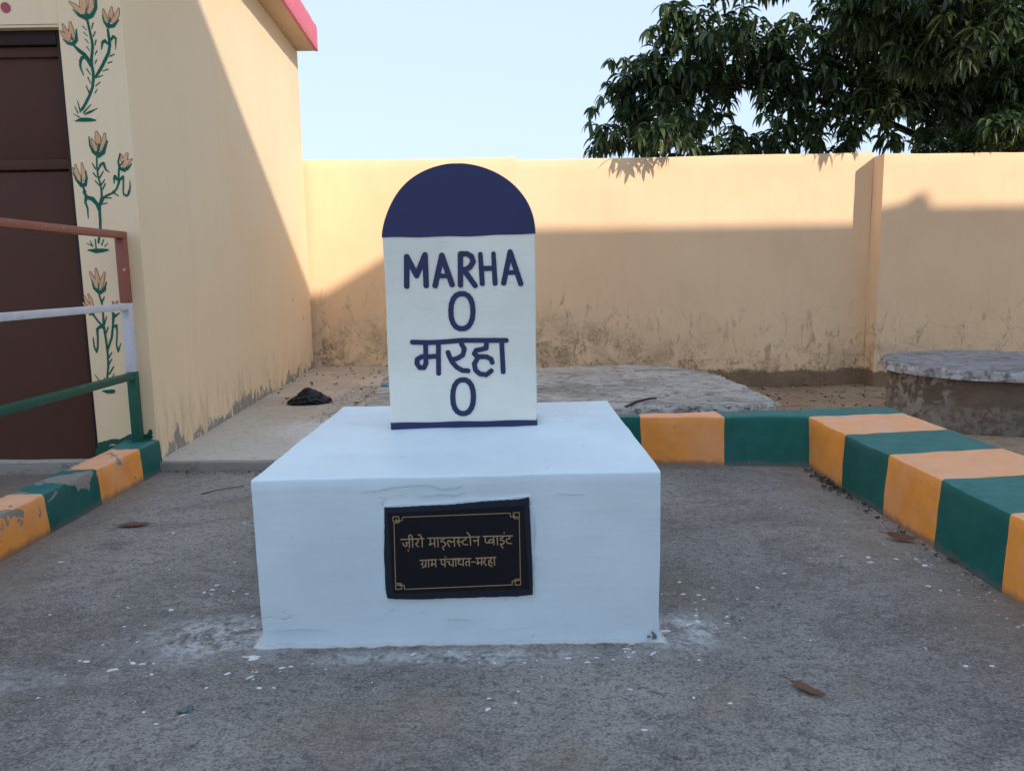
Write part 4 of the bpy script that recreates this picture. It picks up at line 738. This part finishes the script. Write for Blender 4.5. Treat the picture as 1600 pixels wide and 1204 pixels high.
for cr_ in CRACKS: par(brush('hairline_crack', [[(x, z, r * .62) for x, z, r in st] for st in cr_], 2.2885, .0009, M['crack'], None, 0, .0015, .0003), pl)
ms = tag(empty('milestone', (-.2, 3.05, .54)), 'round topped white milestone with navy cap reading MARHA 0, standing on the plinth', 'milestone')
Y0, Y1 = 3.05, 3.30
def half(z):  # left and right edge at height z
    if z <= 1.305:
        t = (z - .53) / .775; return (-.489 - .009 * t - .002 * math.sin(t * 6), .0985 + .0005 * t)
    t = min(1, (z - 1.305) / .2725); w = math.sqrt(max(0, 1 - t * t)); c = -.1995
    return (c - .2985 * w * (1 - .03 * math.sin(t * 3.1)), c + .2985 * w * (1 + .01 * math.sin(t * 3.1)))
def shell(name, zlo, zhi, mat, proud=0.0, nz=40, nx=26, capo=False):
    """vertical slice of the stone between two hand drawn lines zlo(x), zhi(x)"""
    V = []; Fc = []; rows = []
    for iz in range(nz + 1):
        row = []
        for ix in range(nx + 1):
            u = ix / nx
            t = iz / nz
            if capo: t = math.sin(t * math.pi / 2)
            zc = zlo(u) * (1 - t) + zhi(u) * t
            l, r_ = half(zc); l -= proud; r_ += proud
            e = .006
            x = l + (r_ - l) * u
            row.append((x, zc))
        rows.append(row)
    m = nx + 1
    def push(y, shrink):
        b = len(V)
        for row in rows:
            for k, (x, z) in enumerate(row):
                xx = x
                if k == 0: xx += shrink
                if k == nx: xx -= shrink
                p = jit((xx, y, z), .0016, 9)
                V.append((p[0], p[1], p[2] if False else z))
        return b
    layers = [push(Y0 - proud, .005), push(Y0 - proud + .005, 0), push((Y0 + Y1) / 2, 0), push(Y1 + proud - .005, 0), push(Y1 + proud, .005)]
    N = m * (nz + 1)
    def q(layer, j, i): return layer + j * m + i
    for lay, flip in ((layers[0], 0), (layers[-1], 1)):
        for j in range(nz):
            for i in range(nx):
                f = (q(lay, j, i), q(lay, j, i + 1), q(lay, j + 1, i + 1), q(lay, j + 1, i))
                Fc.append(f[::-1] if flip else f)
    for a, b in zip(layers[:-1], layers[1:]):
        for j in range(nz):
            Fc.append((q(a, j, 0), q(a, j + 1, 0), q(b, j + 1, 0), q(b, j, 0)))
            Fc.append((q(a, j, nx), q(b, j, nx), q(b, j + 1, nx), q(a, j + 1, nx)))
        for i in range(nx):
            Fc.append((q(a, nz, i), q(a, nz, i + 1), q(b, nz, i + 1), q(b, nz, i)))
            Fc.append((q(a, 0, i), q(b, 0, i), q(b, 0, i + 1), q(a, 0, i + 1)))
    me = mesh(name, V, Fc); bm = bmesh.new(); bm.from_mesh(me)
    bmesh.ops.remove_doubles(bm, verts=bm.verts, dist=.0004); bmesh.ops.recalc_face_normals(bm, faces=bm.faces); bm.to_mesh(me); bm.free()
    return par(link(name, me, mat, None, 35), ms)
capline = lambda u: 1.3005 + .0035 * math.sin(u * 5 + 2.2) + (.006 if u > .45 else .006 * u / .45) - .002 + .0012 * math.sin(u * 19)
bandline = lambda u: .566 + .003 * u + .0012 * math.sin(u * 17)
shell('body', lambda u: .535, capline, M['stone'])
shell('cap', capline, lambda u: 1.577, M['navy'], .0022, 34, 40, True)
shell('base_band', lambda u: .5355 + .004 * u, bandline, M['navy'], .003, 3)
for k, s in MS.items():
    nm = {'0a': 'digit', '0b': 'digit', 'word': 'hindi_word'}.get(k, 'letter')
    par(brush(nm, s, Y0 - .0032, .0016, M['letter'], None, 0, .002, .0003), ms)
# ------------------------------------------------------------------ concrete tank and well behind the kerb
tk = tag(empty('septic_tank', (.4, 6.8, -.3)), 'rough grey concrete slab with crumbling edge behind the plinth and kerb', 'concrete slab')
so = [(-1.12, 5.78), (-.3, 5.66), (.5, 5.60), (1.2, 5.58), (1.98, 5.62), (2.03, 6.0), (2.01, 7.0), (1.92, 7.6), (1.62, 8.2), (.9, 8.24), (.2, 8.1), (-.6, 7.9), (-1.25, 7.6), (-1.2, 6.6)]
par(chunk('cover_slab', so, .165, .045, M['slab'], None, .030, .014, .045, 2.0), tk)
so2 = [(-.9, 5.85), (1.86, 5.74), (1.88, 7.5), (1.5, 8.0), (-.9, 7.8)]
par(outline_wall('tank_wall', so2, -.5, .06, .15, .004, M['tank']), tk)
wc = (4.32, 6.86)
wlq = tag(empty('well', (wc[0], wc[1], -.3)), 'round brown rendered well closed by a chipped grey concrete disc', 'well')
ang = [2 * math.pi * i / 40 for i in range(40)]
par(chunk('cover_disc', [(wc[0] + .90 * math.cos(a), wc[1] + .88 * math.sin(a)) for a in ang], .328, .238, M['disc'], None, .022, .008, .04, 4.0), wlq)
par(outline_wall('well_wall', [(wc[0] + .845 * math.cos(a), wc[1] + .83 * math.sin(a)) for a in ang], -.5, .25, .07, .012, M['wellwall']), wlq)


def rocks(name, n, fn, smin, smax, mat, parent):
    V = []; Fc = []
    base = [(1, 0, 0), (.3, .95, 0), (-.8, .6, 0), (-.8, -.6, 0), (.3, -.95, 0), (.5, .4, .8), (-.4, .5, .9), (-.5, -.4, .8), (.4, -.5, .75)]
    fs = [(0, 1, 5), (1, 6, 5), (1, 2, 6), (2, 3, 7, 6), (3, 4, 8, 7), (4, 0, 8), (0, 5, 8), (5, 6, 7, 8)]
    for i in range(n):
        x, y, z = fn(); s = smin + (smax - smin) * rng.random() ** 2; a = rng.uniform(0, 6.28); b = len(V)
        for p in base:
            q = [p[0] * s * rng.uniform(.6, 1.3), p[1] * s * rng.uniform(.5, 1), p[2] * s * rng.uniform(.5, 1.1)]
            V.append((x + q[0] * math.cos(a) - q[1] * math.sin(a), y + q[0] * math.sin(a) + q[1] * math.cos(a), z + q[2]))
        Fc += [tuple(b + k for k in f) for f in fs]
    o = link(name, mesh(name, V, Fc), mat, parent); o['kind'] = 'stuff'; return o
def edge_pt():
    x = rng.uniform(-1.0, 1.97); yf = 5.60 + .03 * abs(x - .8) - .02; return (x, yf + abs(rng.gauss(0, .05)) - .02, rng.uniform(.10, .168))
par(rocks('rubble_edge', 420, edge_pt, .008, .038, M['lime'], None), tk)
par(rocks('rubble_edge', 160, lambda: (1.98 + rng.gauss(0, .02), rng.uniform(5.6, 7.6), rng.uniform(.10, .165)), .006, .026, M['lime'], None), tk)
# ------------------------------------------------------------------ tree
def leaf_cloud(name, centers, per, lmin, lmax, wid, mat, seed=1, droop=1.0, segs=4):
    """many folded, drooping lance shaped leaves; centers: (n,3) twig tips"""
    R = np.random.RandomState(seed)
    C = np.repeat(centers, per, axis=0); n = len(C)
    az = R.uniform(0, 2 * np.pi, n); el = R.uniform(-1.1, .55, n)
    dr = np.stack([np.cos(az) * np.cos(el), np.sin(az) * np.cos(el), np.sin(el)], 1)
    Ln = R.uniform(lmin, lmax, n); W = wid * R.uniform(.75, 1.2, n) * Ln / lmax
    dn = R.uniform(.55, 1.5, n) * droop
    pos = C + dr * .015 + R.normal(0, .012, (n, 3)); d = dr.copy()
    prof = [.25, 1.0, .92, .55, 0.02] if segs == 4 else [.3, 1.0, .75, 0.02]
    tw = R.uniform(-.7, .7, n)
    V = np.zeros((n, (segs + 1) * 3, 3))
    for k in range(segs + 1):
        s = np.cross(d, np.array([0, 0, 1.0])); s /= (np.linalg.norm(s, axis=1, keepdims=True) + 1e-6)
        up = np.cross(s, d)
        c, sn = np.cos(tw)[:, None], np.sin(tw)[:, None]
        s2 = s * c + up * sn; up2 = up * c - s * sn
        w = (W * prof[k] * .5)[:, None]
        V[:, k * 3] = pos + s2 * w + up2 * w * .45
        V[:, k * 3 + 1] = pos
        V[:, k * 3 + 2] = pos - s2 * w + up2 * w * .45
        step = (Ln / segs)[:, None]
        pos = pos + d * step
        d = d + np.array([0, 0, -1.0]) * (dn * .42)[:, None]
        d /= np.linalg.norm(d, axis=1, keepdims=True)
    m = (segs + 1) * 3
    q = []
    for k in range(segs):
        for a in (0, 1):
            q.append([k * 3 + a, k * 3 + a + 1, k * 3 + a + 4, k * 3 + a + 3])
    q = np.array(q)
    Fq = (q[None] + (np.arange(n) * m)[:, None, None]).reshape(-1, 4)
    return build_quads(name, V.reshape(-1, 3), Fq, mat, np.repeat(R.uniform(0, 1, n) ** 1.5, m))
def build_quads(name, V, Fq, mat, tone):
    me = bpy.data.meshes.new(name)
    me.vertices.add(len(V)); me.vertices.foreach_set('co', V.astype(np.float32).ravel())
    me.loops.add(Fq.size); me.loops.foreach_set('vertex_index', Fq.astype(np.int32).ravel())
    me.polygons.add(len(Fq)); me.polygons.foreach_set('loop_start', (np.arange(len(Fq)) * 4).astype(np.int32))
    me.update(calc_edges=True)
    at = me.attributes.new('tone', 'FLOAT', 'POINT'); at.data.foreach_set('value', tone.astype(np.float32))
    me.materials.append(mat); me.shade_smooth()
    o = bpy.data.objects.new(name, me); COL.objects.link(o); return o

TRK = Vector((7.4, 11.2, 0))
tree = tag(empty('mango_tree', TRK), 'dark mango tree with long drooping leaves hanging over the boundary wall', 'tree')
# clumps: centre x, y, z, radius, whorls; last ones are unseen boughs added to shade the crown
CL = CLUMPS
R = np.random.RandomState(5)
tips = []
for (x, y, z, r, n) in CL:
    v = R.normal(0, 1, (n, 3)); v /= np.linalg.norm(v, axis=1, keepdims=True)
    v *= (R.uniform(0.25, 1, n) ** .45)[:, None] * np.array([r, r * 1.15, r * .92])
    tips.append(np.array([x, y, z]) + v)
tips = np.concatenate(tips)
keep = ~((tips[:, 1] < 9.95) & (tips[:, 2] < 2.74)) 
tips = tips[keep]
# leaves never inside the wall
fo = leaf_cloud('foliage', tips, 11, .15, .26, .064, M['leaf'], 3); par(fo, tree); fo['kind'] = 'stuff'
V = []; Fc = []
tube(V, Fc, [TRK + Vector((0, 0, -.45)), TRK + Vector((.03, .02, .6)), TRK + Vector((-.05, 0, 1.6)), TRK + Vector((-.15, -.05, 2.6))], [.33, .27, .24, .22], 14)
par(link('trunk', mesh('trunk', V, Fc), M['bark'], None, 60), tree)
for i, (x, y, z, r, n) in enumerate(CL):
    if n < 25 or i % 5 != 0: continue
    a = TRK + Vector((-.12, -.04, 2.3 + .03 * (i % 9))); b = Vector((x, y, z))
    mid = a.lerp(b, .5) + Vector((.3 * math.sin(i * 2.3), .1, .9 + .5 * math.sin(i))); 
    P = []; RR = []
    for k in range(9):
        t = k / 8; p = a * (1 - t) ** 2 + mid * 2 * t * (1 - t) + b * t * t
        P.append(p + nv(p, 2, i) * .10 * (1 if 0 < k < 8 else 0)); RR.append(.055 * (1 - t) + .009)
    V = []; Fc = []; tube(V, Fc, P, RR, 7)
    for k in range(min(22, n // 3)):
        j = R.randint(0, len(tips)); 
        cand = tips[np.linalg.norm(tips - np.array([x, y, z]), axis=1) < r]
        if len(cand) == 0: break
        e = Vector(cand[R.randint(0, len(cand))]); s = P[R.randint(4, 8)]
        tube(V, Fc, [s, s.lerp(e, .5) + Vector((0, 0, .06)), e], [.012, .008, .004], 4)
    par(link('branch', mesh('branch', V, Fc), M['bark'], None, 60), tree)
# separate leaves one can pick out: fringe whorls along the visible outline, shared meshes
def one_leaf(seed, L=.21, W=.046):
    r = random.Random(seed); V = []; Fc = []
    d = Vector((1, 0, r.uniform(-.2, .2))); p = Vector((0, 0, 0)); prof = [.2, .8, 1, .9, .6, .02]
    for k in range(6):
        w = W * .5 * prof[k]; V += [(p.x, w, p.z + w * .4), (p.x, 0, p.z), (p.x, -w, p.z + w * .4)]
        p = p + d.normalized() * (L / 5); d = d + Vector((0, 0, -r.uniform(.12, .3)))
        d.normalize()
    for k in range(5):
        for a in (0, 1): Fc.append((k * 3 + a, k * 3 + a + 1, k * 3 + a + 4, k * 3 + a + 3))
    me = mesh('leaf', V, Fc); me.materials.append(M['leaf']); me.shade_smooth()
    at = me.attributes.new('tone', 'FLOAT', 'POINT'); at.data.foreach_set('value', [r.uniform(.2, 1)] * len(V)); return me
LM = [one_leaf(i, L=(.17, .19, .21, .20, .23, .18)[i]) for i in range(6)]
for (x, y, z, n) in FRINGE:
    for k in range(n):
        o = bpy.data.objects.new('leaf', LM[rng.randrange(6)]); COL.objects.link(o)
        o.location = (x + rng.uniform(-.012, .012), y + rng.uniform(-.012, .012), z + rng.uniform(-.02, .015))
        o.rotation_euler = (rng.uniform(-.5, .5), rng.uniform(.15, 1.15), 2 * math.pi * k / n + rng.uniform(-.3, .3))
        par(o, tree)
# lower creeper with small leaves on the right, behind the wall
cr = tag(empty('creeper_bush', (6.1, 9.9, -.4)), 'small leaved bush spilling over the wall top at the right edge', 'bush')
tp = []
for (x, y, z, r, n) in ((5.55, 9.95, 2.62, .22, 60), (5.95, 9.9, 2.75, .30, 120), (6.4, 9.9, 2.85, .36, 150), (6.9, 9.9, 2.9, .4, 150), (5.2, 9.95, 2.6, .14, 20), (6.35, 9.42, 2.66, .16, 36), (5.85, 9.40, 2.60, .10, 14), (7.4, 9.8, 2.9, .45, 120)):
    v = R.normal(0, 1, (n, 3)); v /= np.linalg.norm(v, axis=1, keepdims=True); v *= (R.uniform(.2, 1, n) ** .5)[:, None] * r
    tp.append(np.array([x, y, z]) + v * np.array([1, .8, .8]))
tp = np.concatenate(tp); tp = tp[(tp[:, 2] > 2.53) | (tp[:, 1] > 9.75)]
fo = leaf_cloud('foliage', tp, 7, .05, .10, .045, M['leafd'], 9, .5, 3); par(fo, cr); fo['kind'] = 'stuff'
V = []; Fc = []
for i in range(16):
    e = Vector(tp[R.randint(0, len(tp))]); s = Vector((6.2 + .4 * math.sin(i), 9.95, -.4))
    tube(V, Fc, [s, s.lerp(e, .5) + Vector((.1, .1, .1)), Vector((e.x, max(e.y, 9.85), e.z)), e], [.02, .014, .008, .004], 5)
par(link('stems', mesh('stems', V, Fc), M['bark'], None, 60), cr)

# ------------------------------------------------------------------ small things lying about
# crumpled black bag
bm = bmesh.new(); bmesh.ops.create_icosphere(bm, subdivisions=5, radius=1)
for v in bm.verts:
    p = v.co.copy(); u = p.normalized()
    rdg = 1 - abs(nv(u, 1.7, 3).x) * 2
    rd2 = 1 - abs(nv(u, 4.2, 6).y) * 2
    rd3 = 1 - abs(nv(u, 9.5, 2).z) * 2
    k = .78 + .16 * rdg + .10 * rd2 + .04 * rd3
    x, y, z = u.x * .20 * k, u.y * .15 * k, u.z * .085 * k
    top = max(0, u.z - .80) * .22; z += top
    z += -.03 * abs(u.x)
    if z < -.012: z = -.012 + .05 * (z + .012)
    v.co = Vector((x, y, z + .012))
me = bpy.data.meshes.new('black_bag'); bm.to_mesh(me); bm.free()
o = link('plastic_bag', me, M['bag'], None, 70); o.location = (-1.79, 6.72, .058); o.rotation_euler = (0, 0, .15)
tag(o, 'crumpled black plastic bag lying on the floor beside the cream building', 'plastic bag')
# blue plastic scrap
bm = bmesh.new(); bmesh.ops.create_cone(bm, cap_ends=True, segments=20, radius1=.036, radius2=.030, depth=.03)
for v in bm.verts: v.co += nv(v.co, 30) * .006
bmesh.ops.bevel(bm, geom=bm.edges[:], offset=.002, segments=1, affect='EDGES')
me = bpy.data.meshes.new('blue_scrap'); bm.to_mesh(me); bm.free()
o = link('plastic_scrap', me, M['cap'], None, 40); o.location = (-1.16, 6.92, .17); o.rotation_euler = (.3, .2, 0)
tag(o, 'small bright blue plastic scrap on rubble left of the milestone', 'litter')
def big_leaf(name, L, W, curl, fold, loc, rz, label, tilt=0.0):
    V = []; Fc = []; n = 12
    for i in range(n + 1):
        t = i / n; w = W * .5 * math.sin(math.pi * min(1, t ** .85)) ** .8 if 0 < t < 1 else .0008
        z = curl * (2 * t - 1) ** 2
        for s in (-1, -.5, 0, .5, 1):
            V.append((L * (t - .5), w * s, z + fold * abs(s) * w + nv((t * 3, s, 0), 2, L * 50).z * .004 + .003))
    for i in range(n):
        for j in range(4): Fc.append((i * 5 + j, i * 5 + j + 1, i * 5 + j + 6, i * 5 + j + 5))
    b = len(V); tube(V, Fc, [(-L * .5 - .03, 0, curl + .006), (-L * .5, 0, curl + .003), (-L * .3, 0, curl * .3 + .003)], [.0016, .0014, .001], 5)
    o = link(name, mesh(name, V, Fc), M['dry'], None, 60); o.location = loc; o.rotation_euler = (tilt, 0, rz)
    tag(o, label, 'fallen leaf', 'dry leaves lying on the paving'); return o
big_leaf('fallen_leaf', .15, .055, .008, .25, (-1.80, 3.51, .001), .12, 'reddish brown dry leaf lying near the left kerb')
big_leaf('fallen_leaf', .105, .036, .010, .35, (.80, 1.975, .001), -.85, 'dark brown dry leaf on the bare paving at lower right')
big_leaf('fallen_leaf', .125, .05, .022, .6, (1.655, 3.15, .004), -.55, 'curled brown dry leaf against the right kerb foot', .35)
def twig(name, pts, r, label):
    V = []; Fc = []; tube(V, Fc, pts, [r * (1 - .5 * i / len(pts)) for i in range(len(pts))], 6)
    tag(link(name, mesh(name, V, Fc), M['stick'], None, 60), label, 'twig')
twig('twig', [(-1.69, 4.03, .004), (-1.63, 4.09, .007), (-1.57, 4.14, .006), (-1.51, 4.18, .004)], .0028, 'thin dark twig lying on the paving left of the plinth')
twig('twig', [(.84, 5.61, .165), (.95, 5.72, .19), (1.06, 5.86, .185), (1.13, 5.95, .175)], .012, 'dark stick lying on the front edge of the rough slab')
bm = bmesh.new(); bmesh.ops.create_icosphere(bm, subdivisions=3, radius=1)
for v in bm.verts:
    u = v.co.normalized(); k = 1 + nv(u, 1.4, 4).x * .9; v.co = Vector((u.x * .017 * k, u.y * .012 * k, u.z * .011 * k + .005))
me = bpy.data.meshes.new('stone'); bm.to_mesh(me); bm.free()
o = link('stone', me, M['pebble'], None, 50); o.location = (-.893, 1.922, 0); o.rotation_euler = (0, 0, .6)
tag(o, 'small blue grey stone with a white paint fleck at lower left', 'stone')
# paint drips on the paving
def blobs(name, items, mat, z=.0025, label=None):
    V = []; Fc = []
    for (x, y, r, e, a) in items:
        n = 11; b = len(V); V.append((x, y, z + .0012)); ph = rng.uniform(0, 9)
        for i in range(n):
            t = 2 * math.pi * i / n; rr = r * (1 + .45 * math.sin(2 * t + ph) * .6 + .35 * rng.uniform(-1, 1))
            px, py = rr * math.cos(t) * e, rr * math.sin(t)
            V.append((x + px * math.cos(a) - py * math.sin(a), y + px * math.sin(a) + py * math.cos(a), z - .0022))
        for i in range(n): Fc.append((b, b + 1 + i, b + 1 + (i + 1) % n))
    o = link(name, mesh(name, V, Fc), mat, None, 60); tag(o, label, kind='stuff'); return o
it = [(x, y, r, e, a) for x, y, r, e, a in DRIPS]
for k in range(110):
    s = rng.random()
    if s < .35: x = rng.gauss(-1.0, .28); y = rng.gauss(2.35, .28)
    elif s < .6: x = rng.uniform(-.9, .6); y = 2.27 - abs(rng.gauss(0, .16))
    elif s < .8: x = rng.gauss(.62, .14); y = rng.gauss(2.45, .3)
    else: x = rng.uniform(-1.7, 1.7); y = rng.uniform(1.3, 4)
    if -.83 < x < .47 and 2.27 < y: continue
    it.append((x, y, abs(rng.gauss(0, .0020)) + .0012, rng.uniform(1, 3.2), rng.uniform(-.5, .9)))
blobs('paint_drips', it, M['flake'], label='white paint drips scattered over the dark paving round the plinth')
it = []
for k in range(170):
    if rng.random() < .6: x = 1.735 - abs(rng.gauss(0, .13)); y = rng.uniform(2.2, 3.6)
    else: x = rng.uniform(-1.9, 1.6); y = rng.uniform(1.3, 4.3)
    it.append((x, y, min(.007, abs(rng.gauss(0, .003)) + .0015), rng.uniform(1, 2), rng.uniform(0, 3)))
blobs('mortar_specks', it, M['chip'], .002, 'pale mortar specks on the paving')
# grit: thousands of tiny stones that catch the light
def grit(name, n, area, zf, smin, smax, mat, label):
    Rg = np.random.RandomState(n); x = Rg.uniform(area[0], area[1], n); y = area[2] + (area[3] - area[2]) * Rg.uniform(0, 1, n)
    V = []; Fc = []
    for i in range(n):
        s = smin + (smax - smin) * Rg.uniform() ** 4; z = zf(x[i], y[i]); a = Rg.uniform(0, 6.28); b = len(V)
        for k in range(4):
            t = a + k * 1.5708 + Rg.uniform(-.3, .3); V.append((x[i] + s * math.cos(t) * Rg.uniform(.7, 1.5), y[i] + s * math.sin(t), z - .001))
        V.append((x[i], y[i], z + s * Rg.uniform(.3, .8)))
        for k in range(4): Fc.append((b + k, b + (k + 1) % 4, b + 4))
    o = link(name, mesh(name, V, Fc), mat); tag(o, label, kind='stuff'); return o
grit('grit', 1400, (-2.1, 1.72, 1.2, 4.5), lambda x, y: 0, .0008, .0042, M['pebble'], 'fine grit over the paving')
grit('gravel', 1500, (-1.6, -1.1, 5.7, 7.7), lambda x, y: .058, .002, .016, M['chip'], 'loose gravel beside the rough slab')
# leaf litter swept against the right kerb and the step
def litter(name, n, fn, label, s0=.008, s1=.03, mat='litter'):
    V = []; Fc = []
    for i in range(n):
        x, y, z = fn(); s = rng.uniform(s0, s1); a = rng.uniform(0, 6.28); c = rng.uniform(.1, .7); b = len(V)
        for t, w in ((0, .1), (.35, .9), (.7, .8), (1, .05)):
            for sd in (-1, 1):
                px = s * (t - .5); py = sd * w * s * .28
                V.append((x + px * math.cos(a) - py * math.sin(a), y + px * math.sin(a) + py * math.cos(a), z + .003 + c * s * (t - .5) ** 2 * 2 + (.2 * s if sd > 0 else 0)))
        for k in range(3): Fc.append((b + 2 * k, b + 2 * k + 1, b + 2 * k + 3, b + 2 * k + 2))
    o = link(name, mesh(name, V, Fc), M[mat]); tag(o, label, kind='stuff')
def f1():
    y = rng.choice([rng.gauss(4.12, .09), rng.gauss(3.9, .10), rng.uniform(2.6, 4.35)]); return (1.725 - abs(rng.gauss(0, .035)), y, rng.uniform(0, .008))
litter('leaf_litter', 170, f1, 'dark leaf litter swept against the right kerb')
litter('step_litter', 90, lambda: (rng.uniform(-2.1, -.8), 4.54 - abs(rng.gauss(0, .06)), 0), 'dead leaf bits along the step', .006, .022)
litter('floor_litter', 90, lambda: (rng.uniform(-2.38, -.9), rng.uniform(6.6, 9.4), .060), 'dry leaf bits on the raised floor', .01, .05)
litter('yard_litter', 260, lambda: (rng.uniform(2.0, 4.4), rng.uniform(6.6, 9.3), -.25), 'dark leaf bits on the earth yard', .012, .06)

# ------------------------------------------------------------------ the tall building behind the camera that throws the shade
sb = tag(empty('school_building', (10, -6, 0)), 'tall flat roofed pale building standing behind the viewpoint', 'building')
o = prism('wall', [(2.2, -2.69), (7.45, -2.69), (7.82, -1.5), (16.5, -1.5), (16.5, -12), (2.2, -12)], -.3, 8.63, M['school'], 0); par(o, sb)
for x in (3.1, 4.8, 6.4):
    for z in (.9, 3.7, 6.4): 
        o = box('window', x - .5, x + .5, -2.70, -2.66, z, z + 1.3, M['glass'], None, .004); par(o, sb)
for x in (9.4, 12, 14.6):
    for z in (.9, 3.7, 6.4):
        o = box('window', x - .6, x + .6, -1.51, -1.47, z, z + 1.3, M['glass'], None, .004); par(o, sb)

o = sweep('shadow_wedge', [[(x, -1.55, 8.58), (x, -1.52, z), (x, -1.9, z), (x, -1.95, 8.58)] for x, z in ((13.02, 8.655), (13.25, 8.70), (13.42, 8.81), (13.5, 8.80), (13.58, 8.66))], res=.1, r=.01, amp=.008, mat=M['school']); par(o, sb)  # unseen wedge added on the roof edge to raise its shadow line
